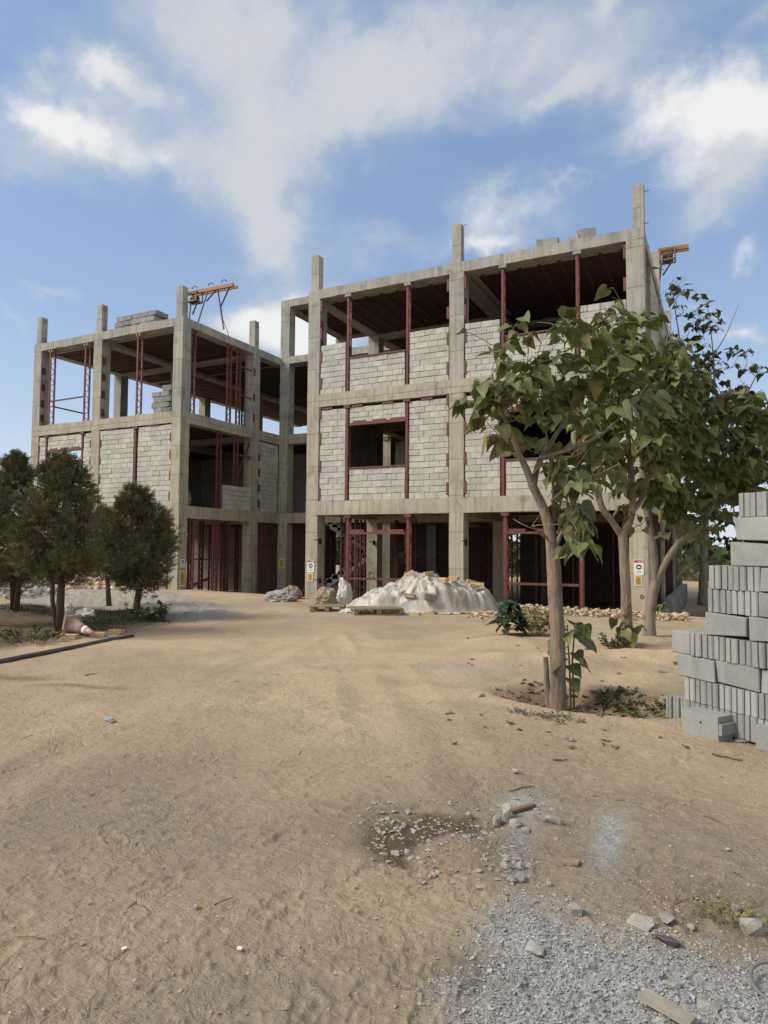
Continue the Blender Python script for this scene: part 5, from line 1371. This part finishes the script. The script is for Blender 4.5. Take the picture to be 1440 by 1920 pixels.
# second tree, forked, before the signed column
b2 = on_ground(1176, 1214); d2 = dist(b2); q = DP(d2)
trunk = [(b2 - Vector((0, 0, .05)), .115), q(1176, 1185, .088), q(1173, 1100, .076), q(1170, 1040, .072), q(1167, 995, .068)]
br = [[q(1166, 1005, .058), q(1148, 978, .048, -.05), q(1127, 948, .05, -.1), q(1121, 905, .042, -.1), q(1118, 860, .03, -.1), q(1100, 810, .02, -.2)],
      [q(1167, 1005, .062), q(1183, 972, .052, .1), q(1186, 930, .045, .1), q(1182, 870, .045, .1), q(1176, 790, .034, .1), q(1172, 700, .022, 0), q(1160, 620, .012, 0), q(1150, 575, .006, 0)],
      [q(1184, 960, .05), q(1205, 930, .04, .3), q(1225, 860, .03, .5), q(1240, 780, .02, .6), q(1250, 700, .012, .6), q(1262, 620, .007, .6)],
      [q(1180, 880, .03), q(1210, 820, .024, -.3), q(1240, 790, .018, -.4), q(1290, 760, .012, -.4)]]
cl = fill(112, [(1090, 700), (1120, 620), (1165, 585), (1215, 600), (1262, 640), (1285, 720), (1290, 820), (1260, 900), (1200, 930), (1150, 900), (1120, 850), (1085, 790)], d2 - 1.0, d2 + .9, (8, 9, 10, 11, 12))
cl += [(at_d(x, y, d2 + random.gauss(0, .3)), k) for x, y, k in ((1178, 945, 5), (1192, 965, 5), (1200, 985, 3), (1112, 905, 3), (1095, 880, 3), (1250, 560, 1), (1150, 540, 1), (1130, 590, 2), (1205, 515, 1), (1140, 580, 2), (1200, 595, 4), (1090, 835, 2))]
for x, y in ((1172, 1150), (1180, 1165), (1168, 1175)): cl.append((at_d(x, y, d2 - .25), 3))
broad_tree('slim broad leaved tree forking in two before the column with the helmet sign', trunk, br, cl, .195, .17, 6, M_BARK, 'near', M_LEAF, tuple(b2), .018)
# third tree, leaning arm to the right
b3 = on_ground(1218, 1194); d3 = dist(b3); q = DP(d3)
trunk = [(b3 - Vector((0, 0, .05)), .125), q(1218, 1170, .098), q(1221, 1130, .092), q(1230, 1085, .085)]
br = [[q(1228, 1095, .075), q(1226, 1040, .068, -.05), q(1219, 990, .06, -.05), q(1210, 930, .075, -.05), q(1205, 860, .05, 0), q(1215, 780, .035, .1), q(1235, 690, .02, .1), q(1255, 620, .01, .1)],
      [q(1229, 1095, .07), q(1246, 1058, .06, -.1), q(1272, 1020, .052, -.2), q(1305, 995, .055, -.3), q(1330, 960, .04, -.3), q(1355, 900, .03, -.3), q(1380, 840, .02, -.3), q(1400, 780, .01, -.3)],
      [q(1270, 1024, .05), q(1275, 960, .04, .2), q(1290, 890, .03, .3), q(1310, 810, .02, .3), q(1330, 730, .01, .3)],
      [q(1295, 880, .025), q(1330, 840, .018, 0), q(1380, 770, .012, 0), q(1430, 730, .006, 0)]]
cl = fill(185, [(1225, 690), (1265, 640), (1300, 680), (1345, 730), (1400, 740), (1460, 780), (1460, 890), (1400, 930), (1370, 980), (1330, 960), (1300, 990), (1260, 960), (1215, 930), (1215, 800)], d3 - 1.1, d3 + 1.2, (8, 9, 10, 11, 12))
cl += [(at_d(x, y, d3 + random.gauss(0, .3)), 5) for x, y in ((1282, 1040), (1295, 1055), (1310, 1040), (1290, 1070), (1250, 1130), (1240, 930), (1260, 965), (1275, 985), (1300, 1000), (1320, 1010), (1255, 1000), (1335, 985), (1305, 965))]
broad_tree('broad leaved tree with a thick arm leaning right, left of the block stack', trunk, br, cl, .195, .17, 6, M_BARK2, 'near', M_LEAF, tuple(b3), .02)
# fourth tree reaching above the others against the sky at the building's corner
d4 = 14.6; g4 = on_ground(1322, 1118); g4 = at_ground(1318, 1128); d4 = dist(g4); q = DP(d4)
trunk = [(g4 - Vector((0, 0, .1)), .15), q(1320, 1050, .11), q(1322, 980, .10)]
br = [[q(1322, 990, .08), q(1312, 900, .06), q(1300, 800, .045), q(1285, 700, .03), q(1272, 620, .018), q(1262, 555, .008)],
      [q(1322, 985, .08), q(1340, 900, .06), q(1345, 800, .045), q(1340, 720, .03), q(1335, 640, .015), q(1325, 565, .007)],
      [q(1342, 860, .04), q(1375, 790, .03), q(1405, 730, .018), q(1425, 690, .008)],
      [q(1300, 800, .03), q(1320, 700, .02), q(1360, 630, .012), q(1385, 570, .005)]]
c4 = [(1268, 528), (1276, 540), (1262, 552), (1285, 548), (1282, 592), (1272, 578), (1312, 560), (1322, 575), (1305, 590), (1318, 600), (1300, 610), (1312, 620), (1340, 588), (1345, 605), (1330, 595), (1290, 615), (1330, 615), (1308, 635), (1320, 650), (1345, 620), (1298, 650), (1335, 660), (1375, 655), (1385, 668), (1362, 662), (1352, 685), (1372, 690), (1400, 660), (1395, 695), (1408, 688), (1425, 690), (1432, 700), (1340, 700), (1315, 690), (1300, 690), (1280, 640), (1270, 680), (1358, 715), (1382, 725), (1400, 735), (1420, 740), (1385, 750), (1360, 745), (1330, 735), (1310, 740), (1435, 755), (1300, 720), (1345, 770), (1375, 780), (1408, 770)]
cl = [(at_d(x, y, d4 + random.gauss(0, .6)), random.choice((4, 5, 6, 7))) for x, y in c4] + fill(120, [(1245, 640), (1290, 600), (1350, 690), (1440, 760), (1470, 800), (1470, 900), (1380, 1000), (1300, 980), (1260, 850)], d4 - .8, d4 + 1.4, (6, 7, 8))
broad_tree('taller airy tree behind the others, twigs against the sky at the building corner', trunk, br, cl, .20, .16, 6, M_BARK2, 'far', M_LEAF_FAR, tuple(g4), .02)
# fifth tree, dense and shaded, behind the block stack
g5 = at_ground(1408, 1108); d5 = dist(g5); q = DP(d5)
trunk = [(g5 - Vector((0, 0, .1)), .2), q(1405, 1040, .16), q(1400, 960, .12)]
br = [[q(1400, 970, .1), q(1370, 900, .06), q(1340, 840, .03)], [q(1400, 970, .1), q(1420, 880, .06), q(1450, 800, .03)], [q(1400, 1000, .07), q(1360, 970, .05), q(1330, 940, .02)]]
cl = fill(150, [(1310, 800), (1380, 760), (1460, 760), (1560, 800), (1560, 1000), (1480, 1060), (1370, 1075), (1340, 1040), (1310, 930)], d5 - 1.2, d5 + 1.2, (7, 8, 9))
broad_tree('dense shaded tree behind the block stack at the far right', trunk, br, cl, .24, .2, 6, M_BARKD, 'far', M_LEAF_FAR, tuple(g5), .02)

# suckers at the foot of the near tree, stake, shrub, dry bush
def leafy(name, label, cat, base, stems, leaves, size, leafset, mat_stem, droop=(.15, .7)):
    t = thing(name, label, cat, base); inv = -Vector(base); m = MB()
    for s in stems: m.tube([p + inv for p in s], [.011 - .006 * i / len(s) for i in range(len(s))], 6, False)
    for (p, src) in leaves:
        d = (p - src); d.z *= .5; d = d.normalized() if d.length > .01 else Vector((1, 0, 0)); s = size * random.uniform(.75, 1.2)
        base_p = p - d * s * .45
        tip = (d + Vector((random.gauss(0, .2), random.gauss(0, .2), -random.uniform(*droop)))).normalized()
        up = Vector((random.gauss(0, .25), random.gauss(0, .25) - .35, 1))
        m.tube([v + inv for v in curve(src, base_p, .05, 4)], [.005, .0045, .004, .003], 4, False)
        o = put('leaf', random.choice(LEAVES[leafset]), t); o.matrix_local = Matrix.Translation(base_p + inv) @ frame(tip, up).to_4x4() @ Matrix.Scale(s, 4)
    m.build('stem', mat_stem, t, kind='stuff')
    return t
M_STEM = simple('green_stem', (.14, .15, .06), .7, .3, 20)
bs = on_ground(1070, 1296); ds = dist(bs); S = lambda x, y, d=0: at_d(x, y, ds + d)
st1 = [bs, S(1068, 1250), S(1065, 1205), S(1064, 1172)]; st2 = [bs + Vector((.03, .02, 0)), S(1073, 1240, .05), S(1076, 1200, .05), S(1078, 1170, .05)]
lv = [(S(1030, 1205, -.05), S(1062, 1190)), (S(1042, 1180, .05), st1[-1]), (S(1063, 1190, -.2), S(1064, 1180)), (S(1090, 1185, -.1), st2[-1]), (S(1105, 1172, .1), st2[-1]), (S(1082, 1160, .1), st2[-1]), (S(1056, 1163, .15), st1[-1]), (S(1108, 1200, 0), S(1077, 1190)), (S(1085, 1225, -.12), S(1074, 1225)), (S(1102, 1245, 0), S(1074, 1230)), (S(1044, 1248, -.14), S(1068, 1235)), (S(1080, 1252, -.08), S(1071, 1245)), (S(1074, 1278, -.1), S(1069, 1270)), (S(1098, 1180, -.12), st2[-1]), (S(1038, 1225, .1), S(1066, 1210))]
leafy('sapling', 'young green shoots with big heart leaves hugging the foot of the nearest trunk', 'sapling', tuple(bs), [st1, st2], lv, .20, 'near', M_STEM)
p = on_ground(1030, 1322); m = MB(); m.tube([p + Vector((0, 0, -.05)), at_d(1026, 1285, dist(p)), at_d(1023, 1232, dist(p))], [.034, .03, .026], 9, True, .08); o = m.build('wooden_stake', M_BARKD if 0 else M_BARK2, None); tag(o, 'short cut stake standing against the left of the nearest trunk', 'stake')
bs = on_ground(953, 1192); ds = dist(bs); top = at_d(948, 1135, ds)
lv = []
for i in range(52):
    f = random.random() ** .8; a = random.uniform(0, 6.28); y = 1192 - f * 58; w = 40 * (1 - f * .62) * random.uniform(.5, 1.05)
    lv.append((at_d(953 + w * math.cos(a), y - 6, ds + w / 110 * math.sin(a)), bs + (top - bs) * min(1, f + .1)))
leafy('leafy_shrub', 'dark green large leaved shrub on the dirt right of the tarpaulin heap', 'shrub', tuple(bs), [[bs, (bs + top) / 2, top]], lv, .23, 'dark', M_STEM, (.0, .35))
def tuft(px, py, n, w, h, mat, name, label, cat, leafy_=0, thick=.004, kind=None, leaf_k=.28):
    p0 = on_ground(px, py); m = MB(); items = []
    for i in range(n):
        a = random.uniform(0, 6.28); r = w * math.sqrt(random.random()) * .5
        b = p0 + Vector((math.cos(a) * r, math.sin(a) * r * .7, 0)); b.z = zg(b.x, b.y)
        t = b + Vector((math.cos(a) * r * .6 + random.gauss(0, .25) * h, math.sin(a) * r * .5 + random.gauss(0, .25) * h, h * random.uniform(.4, 1)))
        c = curve(b, t, .12, 4); m.tube(c, [thick, thick * .9, thick * .7, thick * .4], 3, False)
        for k in range(leafy_):
            q = c[1].lerp(c[-1], random.random()); d = Vector((random.gauss(0, 1), random.gauss(0, 1), random.uniform(-.1, .9))).normalized()
            items.append((q, frame(d, Vector((random.gauss(0, .5), random.gauss(0, .5), 1))), random.uniform(.6, 1.2) * h * leaf_k))
    t = thing(name, label, cat, (0, 0, 0)) if not kind else None
    if t is None: return m, items
    m.build('stalks', mat, t, kind='stuff')
    if items: merge_leaves('foliage', items, mat if mat is not M_DRY else M_DRYLEAF, t, kind='stuff')
    return t
M_DRYLEAF = leafmat('dry_bush_leaf', (.17, .16, .06), (.27, .24, .10), (.3, .22, .1), .1)
tuft(1003, 1192, 90, .50, .55, M_DRY, 'dry_bush', 'dry yellow bush of thin stalks right of the dark shrub', 'bush', 6, .003, leaf_k=.11)
for px, py, n, w, h, wh in ((1157, 1306, 60, .36, .13, 'low grey green weed in the right part of the tree basin'), (1050, 1348, 60, .32, .05, 'flat weed on the near lip of the tree basin'), (1196, 1352, 30, .12, .06, 'small weed by the right lip of the tree basin'), (1240, 1322, 40, .22, .10, 'weed tuft left of the thin standing blocks'), (978, 1338, 30, .2, .05, 'flat weed on the left lip of the tree basin'), (1148, 1212, 40, .35, .2, 'grey green weed left of the slim forked trunk'), (993, 1300, 8, .06, .10, 'tiny seedling with a few leaves left of the stake')):
    tuft(px, py, n, w, h, M_WEED, 'weed', wh, 'weed', 5, .0022)
tuft(1372, 1722, 70, .2, .05, M_DRY, 'dry_weed', 'dry brown weed on the dirt left of the squared fragment', 'weed', 2, .002)
tuft(50, 1203, 46, .8, .22, M_LEAF_WILT, 'wilted_plant', 'wilting plant with limp green leaves beside the edging pipe', 'plant', 5, .006)
tuft(282, 1163, 60, .55, .35, M_WEED, 'weed', 'leafy weed at the foot of the right conifer', 'weed', 5, .004)
tuft(1238, 1150, 20, .25, .45, M_WEED, 'weed', 'pale green sucker right of the leaning tree trunk', 'weed', 4, .004)
# thin grass on the left verge, leaf litter in the basin
gm = MB()
def blade(x, y, h):
    z = zg(x, y); a = random.uniform(0, 6.28); d = Vector((math.cos(a), math.sin(a), 0)); b = Vector((x, y, z)); s = d.cross(Vector((0, 0, 1))) * .006
    t = b + d * h * random.uniform(.1, .6) + Vector((0, 0, h)); o = len(gm.v); gm.v += [tuple(b - s), tuple(b + s), tuple(t)]; gm.f.append((o, o + 1, o + 2))
for _ in range(5200):
    u = random.random(); px, py = (random.gauss(225, 45), random.gauss(1163, 6)) if u < .62 else (random.gauss(45, 40), random.gauss(1150, 4)) if u < .85 else (random.gauss(175, 25), random.gauss(1178, 6))
    x, y = G2(px, py); blade(x, y, random.uniform(.02, .085))
M_GRASS = simple('dull_grass', (.07, .085, .036), .8, .4, 5)
gm.build('grass', M_GRASS, None, kind='stuff', label='thin dull grass under the conifers')
lit = []
for _ in range(330):
    a = random.uniform(0, 6.28); r = random.uniform(.15, 1.02) ** .8; x, y = BASIN[0] + math.cos(a) * r * .98, BASIN[1] + math.sin(a) * r * .62
    d = Vector((random.gauss(0, 1), random.gauss(0, 1), random.gauss(0, .15))).normalized(); lit.append((Vector((x, y, zg(x, y) + .006)), frame(d, Vector((random.gauss(0, .3), random.gauss(0, .3), 1))), random.uniform(.03, .10)))
for _ in range(60):
    x, y = G2(random.uniform(830, 1300), random.uniform(1190, 1400)); d = Vector((random.gauss(0, 1), random.gauss(0, 1), 0)).normalized(); lit.append((Vector((x, y, zg(x, y) + .006)), frame(d, Vector((random.gauss(0, .3), random.gauss(0, .3), 1))), random.uniform(.03, .09)))
M_LITTER = leafmat('leaf_litter', (.13, .085, .05), (.24, .17, .10), (.33, .27, .12), .1)
merge_leaves('leaf_litter', lit, M_LITTER, None, kind='stuff', label='dry fallen leaves in the tree basin')

tw = MB()
for _ in range(110):
    x, y = G2(random.uniform(-20, 1440), 1180 + 700 * random.random() ** 1.6); a = random.uniform(0, 6.28); l = random.choice((.012, .02, .03, .05, .1)) * random.uniform(.7, 1.3); z0, z1 = zg(x, y), zg(x + math.cos(a) * l, y + math.sin(a) * l)
    tw.tube([(x, y, z0 + .003), (x + math.cos(a) * l * .5, y + math.sin(a) * l * .5 + random.gauss(0, .006), (z0 + z1) / 2 + .006), (x + math.cos(a) * l, y + math.sin(a) * l, z1 + .003)], [.0022, .002, .0015], 4, False)
tw.build('twig_litter', M_STICK, None, kind='stuff', label='bits of twig strewn over the dirt')
# ---- conifers on the left verge
def thuja_mat():
    k = Mat('conifer_foliage', .75, .2); p = k.pos(); r = k.island()
    n = k.noise(p, 1.6, 3, .5)
    a = k.mix(r, (.066, .070, .032), (.19, .188, .088)); b = k.mix(r, (.092, .076, .040), (.22, .18, .095))
    k.color(k.mix(k.ss(n, .42, .6), a, b)); return k.m
M_CONI = thuja_mat()
FROND = []
for s in range(8):
    r = random.Random(s + 70); V, F = [], []
    def bl(ax, ay, bx, by, w, z0, z1):
        dx, dy = bx - ax, by - ay; l = math.hypot(dx, dy); nx, ny = -dy / l * w, dx / l * w; o = len(V)
        V.extend([(ax - nx * .4, ay - ny * .4, z0), (ax + nx * .4, ay + ny * .4, z0), ((ax + bx) / 2 + nx, (ay + by) / 2 + ny, (z0 + z1) / 2 + .02), (bx, by, z1), ((ax + bx) / 2 - nx, (ay + by) / 2 - ny, (z0 + z1) / 2 + .02)]); F.append((o, o + 1, o + 2, o + 3, o + 4))
    bl(0, 0, 0, 1, .05, 0, -.1)
    for k in range(6):
        sgn = 1 if k % 2 else -1; y0 = .1 + k * .13; l = .5 - .05 * k; an = r.uniform(.5, .9); bl(0, y0, sgn * l * math.sin(an), y0 + l * math.cos(an), .045, 0, r.uniform(-.12, .16))
    FROND.append((np.array(V), F))
def conifer(label, base, top_z, bot_z, cx, cy, R, stems, n=3600, seed=0, fs=.17):
    t = thing('conifer_tree', label, 'tree', base, 'conifers on the left verge'); bx, by, bz = base; r = random.Random(seed)
    VV, FF = [], []; o = 0
    prof_t = [0, .06, .2, .4, .6, .78, .9, 1]; prof_r = [.35, .75, .98, 1.0, .82, .60, .40, .08]
    lob = [(r.uniform(0, 6.28), r.random() ** .8, r.uniform(.12, .3)) for _ in range(34)]
    nc = 74; H = top_z - bot_z
    clumps = []
    for i in range(nc):
        f = min(.985, (i + r.random()) / nc) ** 1.12; a = i * 2.39996 + r.uniform(-.5, .5)
        rr = np.interp(f, prof_t, prof_r) * R * r.choice((r.uniform(.2, .6), r.uniform(.6, 1.0), r.uniform(.75, 1.12)))
        clumps.append((Vector((cx - bx + math.cos(a) * rr, cy - by + math.sin(a) * rr, bot_z - bz + H * f)), a, r.uniform(.16, .30) * R / .7 * (1 - .45 * f)))
    for i in range(n):
        c, a, cs = clumps[i % nc]
        o3 = Vector((r.gauss(0, 1), r.gauss(0, 1), r.gauss(0, 1))).normalized() * cs * r.random() ** .6
        d = o3.normalized() * .9 + Vector((math.cos(a) * .45, math.sin(a) * .45, .75)) + Vector((r.gauss(0, .25), r.gauss(0, .25), r.gauss(0, .25)))
        p = np.array(c + Vector((o3.x * 1.1, o3.y * 1.1, o3.z * 1.15)))
        m = np.array(frame(d, Vector((r.gauss(0, 1), r.gauss(0, 1), r.gauss(0, 1)))))
        v, fc = FROND[r.randrange(8)]; s = fs * r.uniform(.5, 1.15)
        VV.append(v @ m.T * s + p); FF += [tuple(j + o for j in g) for g in fc]; o += len(v)
    b = MB(); b.v = np.concatenate(VV).tolist(); b.f = FF; b.build('crown', M_CONI, t)
    for s in stems: m = MB(); m.tube([p - Vector(base) for p, _ in s], [q for _, q in s], 9, True, .12); m.build('trunk', M_BARKD, t, True)
    m = MB()
    for i in range(16):
        f = r.uniform(.02, .6); a = r.uniform(0, 6.28); z = bot_z + (top_z - bot_z) * f; l = np.interp(f, prof_t, prof_r) * R * .8
        m.tube([Vector((cx - bx, cy - by, z - bz - .25)), Vector((cx - bx + math.cos(a) * l, cy - by + math.sin(a) * l, z - bz + .1))], [.016, .006], 4, False)
    m.build('limbs', M_BARKD, t, kind='stuff')
def con(label, px, py, top, bot, cpx, Rpx, stems, seed, n=3600, fs=.17):
    b = on_ground(px, py); dd = dist(b); c = at_d(cpx, top, dd)
    S = [[(on_ground(px + stp[0][0], py) - Vector((0, 0, .1)) if i == 0 else at_d(px + x, y, dd), w) for i, (x, y, w) in enumerate(stp)] for stp in stems]
    conifer(label, tuple(b), c.z, at_d(cpx, bot, dd).z, c.x, c.y, Rpx / FOC * dd, S, n, seed, fs)
con('conifer with two stems beside the fallen cone, the widest crown on the verge', 112, 1183, 862, 1082, 118, 66, [[(0, 1183, .075), (1, 1130, .065), (4, 1080, .055), (8, 1000, .04), (8, 900, .02)], [(-3, 1183, .04), (-14, 1125, .036), (-13, 1085, .034), (-12, 1040, .03)]], 1, 6400)
con('conifer on a single leaning trunk nearest the building, pointed crown', 256, 1157, 922, 1094, 258, 61, [[(0, 1157, .09), (1, 1130, .072), (7, 1095, .065), (8, 1000, .05), (8, 940, .02)]], 2, 6200, .19)
con('conifer with a forked trunk standing behind the wide one, browner crown', 27, 1146, 856, 1090, 32, 44, [[(0, 1146, .085), (-3, 1090, .06), (-4, 1000, .05)], [(2, 1146, .07), (9, 1090, .052), (12, 1040, .045)]], 3, 5000, .19)
con('conifer cut by the left edge of the view', -28, 1170, 868, 1100, -26, 50, [[(0, 1170, .08), (0, 1080, .06)]], 4, 3000)
con('small dark conifer squeezed between the wide one and the pointed one', 205, 1138, 958, 1074, 197, 33, [[(0, 1138, .07), (-4, 1080, .05)]], 5, 1700, .19)

# ---- far greenery behind the building
far = []
for _ in range(9000):
    x = random.uniform(-45, 45); y = random.uniform(30, 46); h = 3.4 + 1.6 * math.sin(x * .35) + 1.2 * math.sin(x * .9 + 1)
    p = Vector((x, y, random.random() ** .8 * max(1.2, h))); far.append((p, frame(Vector((random.gauss(0, 1), random.gauss(0, 1), random.gauss(0, 1))), Vector((random.gauss(0, 1), random.gauss(0, 1), 1))), random.uniform(.5, 1.1)))
for _ in range(5000):
    x = random.uniform(12.5, 30); y = random.uniform(9, 17); h = 2.6 + .9 * math.sin(x * 1.3) + .1 * (x - 12)
    far.append((Vector((x, y, random.random() ** .8 * h)), frame(Vector((random.gauss(0, 1), random.gauss(0, 1), random.gauss(0, 1))), Vector((random.gauss(0, 1), random.gauss(0, 1), 1))), random.uniform(.25, .5)))
merge_leaves('treeline', far, leafmat('treeline_leaf', (.035, .05, .02), (.07, .09, .035), (.1, .1, .05), .05), None, kind='stuff', label='green belt of far trees seen through the ground floor')
